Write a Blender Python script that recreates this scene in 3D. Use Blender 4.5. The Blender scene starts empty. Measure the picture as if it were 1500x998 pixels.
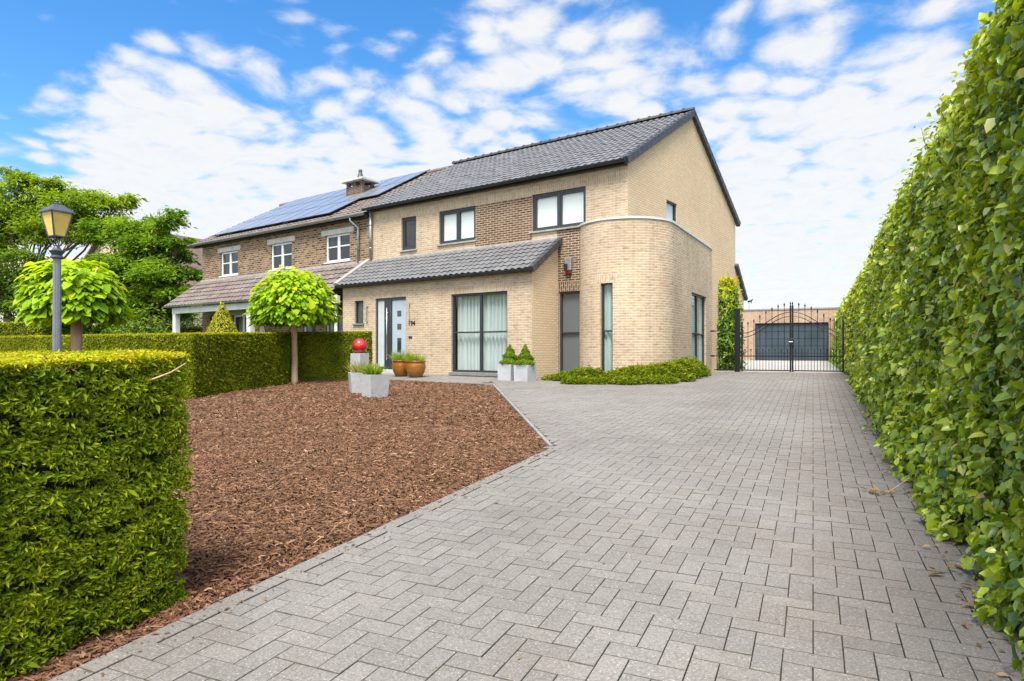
import bpy, math, random
import numpy as np
from mathutils import Vector, Matrix

random.seed(7)
R = np.random.default_rng(11)
scn = bpy.context.scene
COL = scn.collection
PI = math.pi

# ------------------------------------------------------------------ place
# world: Y runs along the driveway, X to the right, camera foot at the origin
EYE = 1.25
AD = math.radians(24.9)          # view axis is turned left of the driveway
AH = math.radians(11.5)          # the houses are turned against the driveway
F, HY = 950.0, 513.0             # photograph's focal length / horizon in its 1500 px frame

def g(X, Y):                     # ground height: drive rises to the house, then levels off
    Y = np.asarray(Y, float)
    return np.where(Y < 16.5, 0.033*Y, np.where(Y < 22, 0.5445+0.002*(Y-16.5), np.minimum(0.5555+0.0062*(Y-22), 0.9)))
def gz(X, Y): return float(g(X, Y))
def hw(u, v, z=None):            # house coordinates -> world
    X = u*math.cos(AH)+v*math.sin(AH); Y = -u*math.sin(AH)+v*math.cos(AH)
    return (X, Y) if z is None else (X, Y, z)
def cw(xc, D):                   # (right, forward) of the camera -> world
    return (xc*math.cos(AD)-D*math.sin(AD), xc*math.sin(AD)+D*math.cos(AD))
def at(px, D): return cw((px-750)/F*D, D)
def zat(py, D): return EYE+(HY-py)/F*D

# ------------------------------------------------------------------ object helpers
def tag(o, label=None, cat=None, group=None, kind=None):
    if label: o['label'] = label
    if cat: o['category'] = cat
    if group: o['group'] = group
    if kind: o['kind'] = kind
    return o
def thing(name, label, cat, loc=(0, 0, 0), group=None):
    o = bpy.data.objects.new(name, None); COL.objects.link(o)
    o.location = loc; o.empty_display_size = 0.2
    return tag(o, label, cat, group)
def wloc(p):
    v = Vector((0, 0, 0))
    while p is not None: v += p.location; p = p.parent
    return v
def link(name, me, mats, parent=None, smooth=False):
    for m in (mats if isinstance(mats, (list, tuple)) else [mats]): me.materials.append(m)
    o = bpy.data.objects.new(name, me); COL.objects.link(o)
    if parent is not None: o.parent = parent
    if smooth:
        me.polygons.foreach_set('use_smooth', np.ones(len(me.polygons), bool))
    return o

class MB:
    def __init__(s): s.v = []; s.f = []; s.uv = []; s.mi = []; s.has_uv = False
    def quad(s, pts, uv=None, mi=0):
        b = len(s.v); s.v += [tuple(p) for p in pts]; s.f.append(tuple(range(b, b+len(pts)))); s.mi.append(mi)
        s.uv.append(uv if uv else [(0, 0)]*len(pts)); s.has_uv = s.has_uv or uv is not None
    def face(s, idx, mi=0): s.f.append(tuple(idx)); s.mi.append(mi); s.uv.append([(0, 0)]*len(idx))
    def hexa(s, p, mi=0, bevel=0.0):        # 8 corners: 4 bottom, 4 top (same order)
        b = len(s.v); s.v += [tuple(q) for q in p]
        for f in ((3, 2, 1, 0), (4, 5, 6, 7), (0, 1, 5, 4), (1, 2, 6, 5), (2, 3, 7, 6), (3, 0, 4, 7)):
            s.face([b+i for i in f], mi)
    def box(s, c, size, rz=0.0, mi=0):
        x, y, z = size[0]/2, size[1]/2, size[2]/2; ca, sa = math.cos(rz), math.sin(rz)
        pts = []
        for dz in (-z, z):
            for dx, dy in ((-x, -y), (x, -y), (x, y), (-x, y)):
                pts.append((c[0]+dx*ca-dy*sa, c[1]+dx*sa+dy*ca, c[2]+dz))
        s.hexa(pts, mi)
    def tube(s, pts, rad, n=8, caps=True, mi=0):
        pts = [Vector(p) for p in pts]
        if not isinstance(rad, (list, tuple)): rad = [rad]*len(pts)
        b = len(s.v); up = None
        for i, p in enumerate(pts):
            t = (pts[min(i+1, len(pts)-1)]-pts[max(i-1, 0)]).normalized()
            if up is None:
                up = Vector((0, 0, 1)) if abs(t.z) < 0.9 else Vector((1, 0, 0))
            a = t.cross(up)
            if a.length < 1e-5: a = t.orthogonal()
            a.normalize(); c = a.cross(t).normalized(); up = c
            for k in range(n):
                th = 2*PI*k/n; s.v.append(tuple(p+(a*math.cos(th)+c*math.sin(th))*rad[i]))
        for i in range(len(pts)-1):
            for k in range(n):
                k2 = (k+1) % n
                s.face((b+i*n+k, b+i*n+k2, b+(i+1)*n+k2, b+(i+1)*n+k), mi)
        if caps:
            s.face([b+k for k in range(n)][::-1], mi); s.face([b+(len(pts)-1)*n+k for k in range(n)], mi)
    def lathe(s, c, prof, n=24, mi=0, rx=1.0, ry=1.0):
        b = len(s.v)
        for r, z in prof:
            for k in range(n):
                th = 2*PI*k/n; s.v.append((c[0]+r*rx*math.cos(th), c[1]+r*ry*math.sin(th), c[2]+z))
        for i in range(len(prof)-1):
            for k in range(n):
                k2 = (k+1) % n; s.face((b+i*n+k, b+i*n+k2, b+(i+1)*n+k2, b+(i+1)*n+k), mi)
        s.face([b+k for k in range(n)][::-1], mi); s.face([b+(len(prof)-1)*n+k for k in range(n)], mi)
    def build(s, name, mats, parent=None, smooth=False, bevel=0.0, auto=None):
        me = bpy.data.meshes.new(name); off = wloc(parent) if parent is not None else Vector((0, 0, 0))
        me.from_pydata([(x-off.x, y-off.y, z-off.z) for x, y, z in s.v], [], s.f)
        if s.has_uv:
            l = me.uv_layers.new(name='UVMap')
            l.data.foreach_set('uv', np.array([c for f in s.uv for c in f], np.float32).ravel())
        if any(s.mi): me.polygons.foreach_set('material_index', np.array(s.mi, np.int32))
        me.update(); o = link(name, me, mats, parent, smooth)
        if auto is not None and smooth:
            me.polygons.foreach_set('use_smooth', np.ones(len(me.polygons), bool))
            me.set_sharp_from_angle(angle=math.radians(auto))
        if bevel > 0:
            m = o.modifiers.new('edge', 'BEVEL'); m.width = bevel; m.segments = 2; m.limit_method = 'ANGLE'
        return o

def uvbox(mb, c, size, rz=0.0):      # a box with metric uv on its sides
    x, y, z = size[0]/2, size[1]/2, size[2]/2; ca, sa = math.cos(rz), math.sin(rz)
    W = lambda a, b, d: (c[0]+a*ca-b*sa, c[1]+a*sa+b*ca, c[2]+d)
    cs = [(-x, -y), (x, -y), (x, y), (-x, y)]; s0 = 0
    for i in range(4):
        (a0, b0), (a1, b1) = cs[i], cs[(i+1) % 4]; L = math.hypot(a1-a0, b1-b0)
        mb.quad([W(a0, b0, -z), W(a1, b1, -z), W(a1, b1, z), W(a0, b0, z)], [(s0, 0), (s0+L, 0), (s0+L, 2*z), (s0, 2*z)]); s0 += L
    mb.quad([W(a, b, z) for a, b in cs], [(a, b) for a, b in cs]); mb.quad([W(a, b, -z) for a, b in cs[::-1]], cs)

def np_mesh(name, V, tmpl, nper, mats, parent=None, tone=None, smooth=True):
    """V: (n*nper,3); the face template tmpl (tuples) repeats for every group of nper vertices."""
    off = np.array(wloc(parent)) if parent is not None else np.zeros(3)
    V = np.asarray(V, np.float32)-off.astype(np.float32); n = len(V)//nper
    flat = np.concatenate([np.array(t) for t in tmpl]); lens = np.array([len(t) for t in tmpl])
    loops = (flat[None, :]+(np.arange(n)*nper)[:, None]).ravel().astype(np.int32)
    tot = np.tile(lens, n).astype(np.int32); start = np.concatenate(([0], np.cumsum(tot)[:-1])).astype(np.int32)
    me = bpy.data.meshes.new(name)
    me.vertices.add(len(V)); me.vertices.foreach_set('co', V.ravel())
    me.loops.add(len(loops)); me.loops.foreach_set('vertex_index', loops)
    me.polygons.add(len(tot)); me.polygons.foreach_set('loop_start', start); me.polygons.foreach_set('loop_total', tot)
    me.update(calc_edges=True); me.validate(); me.polygons.foreach_set('use_smooth', np.full(len(me.polygons), bool(smooth)))
    if tone is not None:
        a = me.attributes.new('tone', 'FLOAT', 'POINT'); a.data.foreach_set('value', np.repeat(np.asarray(tone, np.float32), nper))
    return link(name, me, mats, parent, smooth)

def unit(a): return a/np.maximum(np.linalg.norm(a, axis=1, keepdims=True), 1e-9)
LEAF8 = ((0, 2, 1), (0, 3, 2), (1, 2, 5, 4), (2, 3, 6, 5), (4, 5, 7), (5, 6, 7))
LEAF4 = ((0, 1, 2), (0, 2, 3))
def leaves(P, N, A, L, W, fold=0.25, curl=0.2, fine=True):
    """leaf blades at P, facing N, tip towards A; returns the vertices, 8 (fine) or 4 per leaf"""
    n = len(P); A = unit(A-N*np.sum(A*N, axis=1, keepdims=True)); B = np.cross(N, A)
    L = np.broadcast_to(L, (n,))[:, None]; W = np.broadcast_to(W, (n,))[:, None]
    if fine:
        o = [P, P+A*L*.28+B*W*.46+N*W*fold, P+A*L*.33, P+A*L*.28-B*W*.46+N*W*fold,
             P+A*L*.68+B*W*.36+N*(W*fold*.8-L*curl*.4), P+A*L*.70-N*L*curl*.45, P+A*L*.68-B*W*.36+N*(W*fold*.8-L*curl*.4),
             P+A*L-N*L*curl]
    else:
        o = [P, P+A*L*.45+B*W*.5+N*W*fold, P+A*L-N*L*curl, P+A*L*.45-B*W*.5+N*W*fold]
    return np.stack(o, 1).reshape(-1, 3)
def rdir(n): return unit(R.normal(size=(n, 3)))
def wob(a, b, k=1.0, seed=0):      # smooth cheap noise, about -1..1
    r = np.random.default_rng(seed); t = 0
    for i in range(5):
        f = k*(1.0+0.75*i); th = r.uniform(0, 6.28); ph = r.uniform(0, 6.28)
        t = t+np.sin(f*(a*math.cos(th)+b*math.sin(th))+ph+1.3*np.sin(f*.6*(b*math.cos(th)-a*math.sin(th))+ph*2))/(1+.5*i)
    return t/2.2

# ------------------------------------------------------------------ materials
class NT:
    def __init__(s, name, world=False):
        if world:
            s.m = bpy.data.worlds.new(name); s.m.use_nodes = True
        else:
            s.m = bpy.data.materials.new(name); s.m.use_nodes = True
        s.t = s.m.node_tree; s.t.nodes.clear()
    def n(s, typ, ins=None, **props):
        nd = s.t.nodes.new('ShaderNode'+typ)
        for k, v in props.items(): setattr(nd, k, v)
        for k, v in (ins or {}).items():
            i = nd.inputs[k]
            if isinstance(v, bpy.types.NodeSocket): s.t.links.new(v, i)
            else: i.default_value = v
        return nd
    def math(s, op, a, b=0.0, c=0.0, clamp=False):
        return s.n('Math', {0: a, 1: b, 2: c}, operation=op, use_clamp=clamp).outputs[0]
    def mix(s, fac, a, b, blend='MIX'):
        nd = s.n('Mix', data_type='RGBA', blend_type=blend); nd.clamp_factor = True
        for i, v in ((0, fac), (6, a), (7, b)):
            if isinstance(v, bpy.types.NodeSocket): s.t.links.new(v, nd.inputs[i])
            else: nd.inputs[i].default_value = v if not isinstance(v, tuple) or len(v) == 4 else (*v, 1)
        return nd.outputs[2]
    def ramp(s, fac, stops, interp='LINEAR'):
        nd = s.n('ValToRGB', {0: fac}); cr = nd.color_ramp; cr.interpolation = interp
        while len(cr.elements) < len(stops): cr.elements.new(0.5)
        for e, (p, c) in zip(cr.elements, stops):
            e.position = p; e.color = (*c, 1) if len(c) == 3 else c
        return nd.outputs[0]
    def map(s, v, a, b, c=0.0, d=1.0):
        return s.n('MapRange', {0: v, 1: a, 2: b, 3: c, 4: d}).outputs[0]
    def noise(s, vec, scale, detail=3.0, rough=0.55, out=0, dist=0.0):
        return s.n('TexNoise', {'Vector': vec, 'Scale': scale, 'Detail': detail, 'Roughness': rough, 'Distortion': dist}).outputs[out]
    def bump(s, h, strength=0.4, dist=0.01):
        return s.n('Bump', {'Height': h, 'Strength': strength, 'Distance': dist}).outputs[0]
    def pbr(s, col, rough=0.7, normal=None, metal=0.0, spec=0.5, **kw):
        ins = {'Base Color': col if isinstance(col, bpy.types.NodeSocket) else (*col[:3], 1), 'Roughness': rough, 'Metallic': metal, 'Specular IOR Level': spec}
        if normal is not None: ins['Normal'] = normal
        ins.update(kw)
        return s.n('BsdfPrincipled', ins).outputs[0]
    def out(s, sh): s.n('OutputMaterial', {'Surface': sh}); return s.m
    @property
    def obj(s): return s.n('TexCoord').outputs['Object']
    @property
    def uv(s): return s.n('TexCoord').outputs['UV']
    @property
    def pos(s): return s.n('NewGeometry').outputs['Position']
    @property
    def tone(s): return s.n('Attribute', attribute_name='tone').outputs['Fac']

def m_plain(name, col, rough=0.5, metal=0.0, var=0.12, scale=6.0, spec=0.5, bump=0.0):
    t = NT(name); p = t.pos; nz = t.noise(p, scale, 4)
    dk = tuple(c*(1-var) for c in col); lt = tuple(min(1, c*(1+var)) for c in col)
    c = t.ramp(nz, [(0.3, dk), (0.7, lt)])
    rg = t.map(t.noise(p, scale*3), .3, .7, max(0.02, rough-.08), min(1, rough+.08))
    nm = t.bump(t.noise(p, scale*12, 4), bump, .004) if bump else None
    return t.out(t.pbr(c, rg, nm, metal, spec))

def m_brick(name, c1, c2, mortar, mort=0.010, depth=0.35, stain=0.7, row=0.065, wid=0.215, speck=1.0):
    t = NT(name); uv = t.uv
    jit = t.noise(uv, 9.0, 2, out=1)
    v = t.n('VectorMath', {0: uv, 1: t.n('VectorMath', {0: t.n('VectorMath', {0: jit, 1: (.5, .5, .5)}, operation='SUBTRACT').outputs[0], 'Scale': 0.006}, operation='SCALE').outputs[0]}, operation='ADD').outputs[0]
    def bk(a, b, m, bias=0.0):
        return t.n('TexBrick', {'Vector': v, 'Color1': (*a, 1), 'Color2': (*b, 1), 'Mortar': (*m, 1), 'Scale': 1.0, 'Mortar Size': mort, 'Mortar Smooth': 0.35, 'Bias': bias, 'Brick Width': wid, 'Row Height': row}, offset=0.5)
    b = bk(c1, c2, mortar)
    rnd = bk((0, 0, 0), (1, 1, 1), (.5, .5, .5)).outputs[0]
    big = t.noise(uv, 0.55, 4, .6); mid = t.noise(uv, 2.3, 5, .65); fine = t.noise(uv, 60, 3, .6)
    sx = t.n('SeparateXYZ', {0: uv}); flat = t.n('CombineXYZ', {0: t.math('MULTIPLY', sx.outputs[0], 5.0), 1: t.math('MULTIPLY', sx.outputs[1], 14.0)}).outputs[0]
    patch = t.noise(flat, 1.0, 3, .6)
    col = t.mix(t.map(patch, .52, .72, 0, .75*speck), b.outputs[0], t.mix(1.0, b.outputs[0], (.60, .47, .38), 'MULTIPLY'))
    dark = t.n('TexVoronoi', {'Vector': flat, 'Scale': 1.3}, feature='F1').outputs['Distance']
    col = t.mix(t.map(dark, .10, .02, 0, .75*speck), col, t.mix(1.0, col, (.42, .32, .25), 'MULTIPLY'))
    col = t.mix(t.map(big, .35, .7, 0, stain), col, t.mix(1.0, col, (.66, .62, .60), 'MULTIPLY'))
    col = t.mix(t.map(mid, .45, .75, 0, .5), col, t.mix(1.0, col, (1.18, 1.02, .90), 'MULTIPLY'))
    col = t.mix(t.map(fine, .3, .7, 0, .35), col, t.mix(1.0, col, (.8, .8, .8), 'MULTIPLY'))
    run = t.noise(t.n('CombineXYZ', {0: t.math('MULTIPLY', sx.outputs[0], 4.5), 1: t.math('MULTIPLY', sx.outputs[1], .35)}).outputs[0], 1.0, 4, .6)
    col = t.mix(t.map(run, .50, .75, 0, .5*speck+.1), col, t.mix(1.0, col, (.74, .71, .69), 'MULTIPLY'))      # rain runs
    h = t.math('ADD', t.math('MULTIPLY', b.outputs['Fac'], -1.0), t.math('ADD', t.math('MULTIPLY', fine, .35), t.math('MULTIPLY', rnd, .25)))
    return t.out(t.pbr(col, .88, t.bump(h, depth, .012), spec=.25))

def m_leaf(name, stops, trans=0.35, rough=0.42, spec=0.45, clump=0.0, cscale=1.2):
    t = NT(name); tn = t.tone
    if clump: tn = t.math('ADD', tn, t.map(t.noise(t.pos, cscale, 3), .3, .7, -clump, clump), clamp=True)
    c = t.ramp(tn, stops)
    c = t.mix(t.map(t.noise(t.pos, 45, 2), .35, .7, 0, .3), c, t.mix(1.0, c, (.65, .7, .6), 'MULTIPLY'))
    tc = t.mix(1.0, c, (1.5, 1.35, .45), 'MULTIPLY')
    a = t.pbr(c, rough, None, spec=spec); b = t.n('BsdfTranslucent', {0: tc}).outputs[0]
    return t.out(t.n('MixShader', {0: trans, 1: a, 2: b}).outputs[0])

def m_glass(name, tint=(.86, .93, .92), gl=1.0):
    t = NT(name); f = t.math('POWER', t.n('LayerWeight', {'Blend': .5}).outputs['Facing'], 4.0)      # same from both sides of the pane
    wav = t.bump(t.noise(t.pos, 1.1, 2), .05, .02)
    f = t.math('ADD', t.math('MULTIPLY', f, .85*gl), .07*gl, clamp=True)
    return t.out(t.n('MixShader', {0: f, 1: t.n('BsdfTransparent', {0: (*tint, 1)}).outputs[0], 2: t.n('BsdfGlossy', {'Color': (.95, .98, 1, 1), 'Roughness': .015, 'Normal': wav}).outputs[0]}).outputs[0])

M = {}
M['brick'] = m_brick('buff_brick', (.575, .455, .310), (.47, .36, .25), (.63, .54, .41), mort=.012, depth=.55)
M['brick_gable'] = m_brick('buff_brick_clean_lit', (.70, .56, .375), (.64, .495, .325), (.50, .37, .25), mort=.011, depth=.3, stain=.22, speck=.3)  # cleaner brick; colour also lightened to carry the brighter light on the gable side
M['brick_dark'] = m_brick('brown_brick', (.075, .044, .028), (.17, .105, .066), (.45, .36, .26), mort=.014, depth=.7)
M['brick_nb'] = m_brick('old_brown_brick', (.060, .034, .022), (.34, .225, .135), (.38, .295, .205), mort=.017, depth=1.0, row=.082, wid=.22, stain=.35)
M['brick_garage'] = m_brick('garage_brick', (.50, .36, .25), (.40, .27, .18), (.46, .37, .28), mort=.010)
M['anth'] = m_plain('anthracite_paint', (.028, .034, .040), .38, 0, .1)
M['gutter'] = m_plain('dark_zinc', (.035, .038, .042), .45, .3, .25, 3)
M['zinc'] = m_plain('grey_zinc', (.30, .31, .31), .45, .6, .2, 4)
M['white_pvc'] = m_plain('white_frame_paint', (.74, .75, .73), .4, 0, .05)
M['off_white'] = m_plain('weathered_white_paint', (.66, .65, .61), .6, 0, .15, 3)
M['stone'] = m_plain('grey_stone_sill', (.30, .28, .25), .75, 0, .25, 8, bump=.2)
M['bluestone'] = m_plain('bluestone', (.17, .175, .18), .7, 0, .2, 8, bump=.2)
M['concrete'] = m_plain('pale_concrete', (.50, .48, .44), .85, 0, .18, 4, bump=.3)
M['mortar_flash'] = m_plain('weathered_mortar', (.33, .30, .28), .85, 0, .2, 5)
M['kerb'] = m_plain('kerb_concrete', (.22, .205, .185), .85, 0, .2, 5)
M['coping'] = m_plain('white_metal_coping', (.60, .60, .58), .45, .2, .08, 2)
M['bitumen'] = m_plain('roof_felt', (.06, .06, .06), .9)
M['black_iron'] = m_plain('black_iron', (.010, .010, .011), .42, .4, .2, 10)
M['lamp_iron'] = m_plain('grey_lamp_paint', (.085, .095, .105), .42, .3, .2, 8)
M['lamp_pole'] = m_plain('grey_pole_paint', (.20, .215, .235), .4, .35, .12, 8)
M['glass'] = m_glass('window_glass', (.95, .98, .97), .8)
M['glass_dark'] = m_glass('dark_window_glass', (.34, .38, .40), 1.2)
M['dark'] = m_plain('dark_interior', (.03, .03, .032), .9)
M['screen'] = m_plain('grey_screen', (.085, .09, .092), .8)
M['black'] = m_plain('black_plastic', (.012, .012, .013), .5)
M['doorblue'] = m_plain('grey_blue_door', (.36, .42, .47), .42, 0, .04)
M['frost'] = m_plain('frosted_glass', (.44, .50, .50), .25, 0, .06)
M['steel'] = m_plain('brushed_steel', (.60, .59, .56), .3, .9, .08, 20)
M['planter_grey'] = m_plain('grey_planter', (.40, .41, .42), .6, 0, .12, 5, bump=.1)
M['soil'] = m_plain('dark_soil', (.045, .032, .022), .95, 0, .3, 20, bump=.6)
M['red'] = None
M['garage_door'] = m_plain('garage_door_blue_grey', (.042, .062, .080), .45, .2, .2, 1.2)
M['tile_grey'] = None

def m_tiles(name, a, b, c, moss=None, rough=.5, moss_amt=.0):
    t = NT(name); uv = t.uv
    br = t.n('TexBrick', {'Vector': uv, 'Color1': (*a, 1), 'Color2': (*b, 1), 'Mortar': (*a, 1), 'Scale': 1.0, 'Mortar Size': 0.0, 'Bias': 0.0, 'Brick Width': 1.0, 'Row Height': 1.0}, offset=0.0)
    col = t.mix(t.map(t.noise(t.pos, .8, 5, .65), .4, .7, 0, .6), br.outputs[0], (*c, 1))
    sp = t.noise(t.pos, 22, 5, .7)
    col = t.mix(t.map(sp, .35, .7, 0, .5), col, t.mix(1.0, col, (.62, .62, .64), 'MULTIPLY'))
    if moss: col = t.mix(t.map(t.noise(t.pos, 3.2, 6, .7), .55, .72, 0, moss_amt), col, (*moss, 1))
    return t.out(t.pbr(col, t.map(sp, .3, .7, rough-.1, rough+.12), t.bump(sp, .25, .004), spec=.45))
M['tile_grey'] = m_tiles('grey_roof_tile', (.125, .125, .128), (.172, .170, .170), (.145, .142, .140), rough=.5)
M['tile_brown'] = m_tiles('old_brown_tile', (.120, .088, .075), (.185, .140, .118), (.20, .18, .165), (.28, .26, .225), .75, .8)
M['ridge'] = m_plain('dark_ridge_tile', (.050, .050, .054), .5, 0, .2, 8)

def m_panel():
    t = NT('solar_cell'); uv = t.uv
    br = t.n('TexBrick', {'Vector': uv, 'Color1': (.15, .165, .195, 1), 'Color2': (.175, .19, .22, 1), 'Mortar': (.36, .38, .40, 1), 'Scale': 1.0, 'Mortar Size': .006, 'Brick Width': .16, 'Row Height': .16}, offset=0.0)  # cells lightened: the pale sky reflection is put into their colour
    return t.out(t.pbr(br.outputs[0], .42, None, spec=.9, **{'Coat Weight': 1.0, 'Coat Roughness': .3}))
M['panel'] = m_panel()

def m_amber():
    t = NT('amber_glaze'); p = t.obj
    z = t.n('SeparateXYZ', {0: p}).outputs[2]
    c = t.ramp(t.math('ADD', t.math('MULTIPLY', z, 1.6), t.math('MULTIPLY', t.noise(p, 7, 4), .5)), [(.15, (.10, .028, .006)), (.55, (.30, .115, .012)), (.95, (.24, .08, .010))])
    return t.out(t.pbr(c, .16, t.bump(t.noise(p, 9, 3), .08, .01), spec=.7))
M['amber'] = m_amber()
def m_redball():
    t = NT('red_glaze'); p = t.obj
    c = t.ramp(t.noise(p, 3, 4), [(.3, (.34, .010, .010)), (.7, (.50, .030, .022))])
    return t.out(t.pbr(c, .07, t.bump(t.noise(p, 4, 2), .1, .02), spec=.8))
M['red'] = m_redball()
def m_bark(name, a, b, sc=6):
    t = NT(name); p = t.obj
    w = t.n('VectorMath', {0: p, 1: (1, 1, .18)}, operation='MULTIPLY').outputs[0]
    nz = t.noise(w, sc*3, 6, .65)
    return t.out(t.pbr(t.ramp(nz, [(.3, a), (.7, b)]), .9, t.bump(nz, .7, .02), spec=.2))
M['bark'] = m_bark('brown_bark', (.075, .05, .034), (.19, .135, .095))
M['bark_pale'] = m_bark('pale_tan_bark', (.36, .235, .145), (.62, .44, .30), 4)
M['twig'] = m_bark('hedge_twigs', (.050, .036, .024), (.24, .175, .115), 8)
def m_lampglass():
    t = NT('amber_lamp_glass'); c = t.ramp(t.noise(t.pos, 6, 2), [(.3, (.98, .74, .18)), (.7, (1.0, .84, .30))])
    a = t.pbr(c, .25, None, spec=.6); b = t.n('BsdfTranslucent', {0: c}).outputs[0]
    return t.out(t.n('MixShader', {0: .35, 1: a, 2: b}).outputs[0])
M['lampglass'] = m_lampglass()
def m_curtain(name, c):
    t = NT(name); a = t.n('BsdfDiffuse', {0: (*c, 1)}).outputs[0]; b = t.n('BsdfTranslucent', {0: (*c, 1)}).outputs[0]
    return t.out(t.n('MixShader', {0: .25, 1: a, 2: b}).outputs[0])
M['curtain'] = m_curtain('net_curtain', (.64, .71, .69))
M['curtain_green'] = m_curtain('green_grey_curtain', (.50, .62, .58))
M['blind'] = m_curtain('white_blind', (.92, .93, .91))
M['screen_cloth'] = m_curtain('grey_screen_cloth', (.17, .185, .19))

def m_paver():
    t = NT('grey_pavers'); p = t.pos; tn = t.tone
    c = t.ramp(tn, [(0, (.184, .171, .155)), (.5, (.220, .205, .186)), (1, (.264, .245, .221))])
    sp = t.noise(p, 125, 2, .7); c = t.mix(t.map(sp, .60, .70, 0, .8), c, (.56, .54, .51, 1))
    c = t.mix(t.map(t.noise(p, 80, 3, .7), .56, .40, 0, .7) , c, t.mix(1.0, c, (.62, .61, .60), 'MULTIPLY'))
    c = t.mix(t.map(t.noise(p, .9, 6, .65), .4, .72, 0, .8), c, t.mix(1.0, c, (.76, .75, .75), 'MULTIPLY'))
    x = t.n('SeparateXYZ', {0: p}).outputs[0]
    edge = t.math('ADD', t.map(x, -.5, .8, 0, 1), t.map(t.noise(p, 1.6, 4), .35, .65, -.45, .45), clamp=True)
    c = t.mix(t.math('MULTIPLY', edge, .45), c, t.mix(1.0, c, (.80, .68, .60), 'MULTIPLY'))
    c = t.mix(t.map(t.noise(p, 7, 5, .7), .60, .74, 0, .4), c, t.mix(1.0, c, (.72, .70, .66), 'MULTIPLY'))
    h = t.math('ADD', t.noise(p, 130, 4, .7), t.math('MULTIPLY', t.noise(p, 25, 3), .5))
    return t.out(t.pbr(c, .82, t.bump(h, .45, .004), spec=.35))
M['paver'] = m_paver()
def m_joint():
    t = NT('sandy_joints'); nz = t.noise(t.pos, 40, 4, .7); ms = t.noise(t.pos, 1.5, 4)
    c = t.ramp(nz, [(.3, (.062, .055, .045)), (.7, (.140, .123, .100))])
    c = t.mix(t.map(ms, .5, .7, 0, .6), c, (.05, .06, .025, 1))
    return t.out(t.pbr(c, .95, t.bump(nz, .5, .01), spec=.2))
M['joint'] = m_joint()
def m_chip():
    t = NT('bark_chips'); c = t.ramp(t.tone, [(0, (.050, .024, .013)), (.3, (.120, .060, .032)), (.62, (.205, .108, .058)), (.88, (.34, .195, .108)), (1, (.58, .40, .25))])
    c = t.mix(t.map(t.noise(t.pos, 90, 3), .35, .7, 0, .45), c, t.mix(1.0, c, (.6, .55, .5), 'MULTIPLY'))
    c = t.mix(t.map(t.noise(t.pos, .8, 4), .42, .68, 0, .35), c, t.mix(1.0, c, (1.05, .80, .72), 'MULTIPLY'))
    return t.out(t.pbr(c, .8, spec=.3))
M['chip'] = m_chip()
def m_ground(name, stops, sc, b=.5):
    t = NT(name); nz = t.noise(t.pos, sc, 6, .7); lo = t.noise(t.pos, sc*.07, 4)
    c = t.ramp(nz, stops); c = t.mix(t.map(lo, .35, .7, 0, .5), c, t.mix(1.0, c, (.7, .72, .7), 'MULTIPLY'))
    return t.out(t.pbr(c, .92, t.bump(nz, b, .03), spec=.2))
M['mulchbed'] = m_ground('mulch_base', [(.25, (.030, .014, .008)), (.5, (.09, .042, .022)), (.75, (.17, .085, .045))], 38)
M['earth'] = m_ground('garden_earth_and_grass', [(.3, (.035, .055, .012)), (.6, (.06, .10, .02)), (.8, (.09, .12, .03))], 14)
M['yard'] = m_ground('pale_yard_concrete', [(.3, (.36, .345, .32)), (.7, (.44, .42, .39))], 6, .2)

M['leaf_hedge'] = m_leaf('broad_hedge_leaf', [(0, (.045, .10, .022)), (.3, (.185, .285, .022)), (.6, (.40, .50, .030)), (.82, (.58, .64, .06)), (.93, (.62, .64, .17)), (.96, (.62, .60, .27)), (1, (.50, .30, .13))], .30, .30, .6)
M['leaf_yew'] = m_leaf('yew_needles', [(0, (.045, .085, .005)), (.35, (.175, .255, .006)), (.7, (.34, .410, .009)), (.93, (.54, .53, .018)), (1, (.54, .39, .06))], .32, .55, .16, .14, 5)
M['leaf_yew_far'] = m_leaf('clipped_yew', [(0, (.060, .090, .006)), (.4, (.150, .190, .007)), (.75, (.25, .28, .010)), (1, (.44, .42, .020))], .32, .6, .14, .15, 2.5)
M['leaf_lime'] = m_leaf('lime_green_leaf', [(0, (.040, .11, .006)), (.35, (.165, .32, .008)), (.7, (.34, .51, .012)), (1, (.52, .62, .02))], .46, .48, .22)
M['leaf_cone'] = m_leaf('yellow_green_topiary', [(0, (.20, .22, .008)), (.5, (.42, .42, .014)), (1, (.60, .55, .03))], .3, .55, .3, .15, 4)
M['leaf_tree'] = m_leaf('light_tree_leaf', [(0, (.07, .14, .014)), (.4, (.19, .30, .020)), (.75, (.31, .43, .032)), (1, (.44, .53, .06))], .45, .5, .2, .2, .5)
M['leaf_darktree'] = m_leaf('mid_green_tree_leaf', [(0, (.040, .095, .012)), (.4, (.120, .235, .016)), (.75, (.23, .37, .026)), (1, (.34, .47, .045))], .4, .5, .2, .2, .5)
M['leaf_shrub'] = m_leaf('dark_shrub_leaf', [(0, (.030, .070, .008)), (.5, (.095, .180, .014)), (1, (.22, .32, .03))], .35, .45, .25, .2, 1)
M['leaf_blossom'] = m_leaf('pale_blossom', [(0, (.16, .18, .10)), (.4, (.42, .40, .40)), (1, (.66, .62, .63))], .3, .6, .3)
M['leaf_juniper'] = m_leaf('juniper_sprays', [(0, (.040, .075, .005)), (.4, (.115, .175, .008)), (.8, (.22, .275, .012)), (1, (.38, .36, .03))], .32, .6, .14, .15, 3)
M['leaf_laurel'] = m_leaf('climber_leaf', [(0, (.030, .075, .006)), (.4, (.11, .22, .010)), (.7, (.30, .42, .015)), (.9, (.48, .48, .02)), (1, (.62, .50, .03))], .4, .4, .4)
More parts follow.
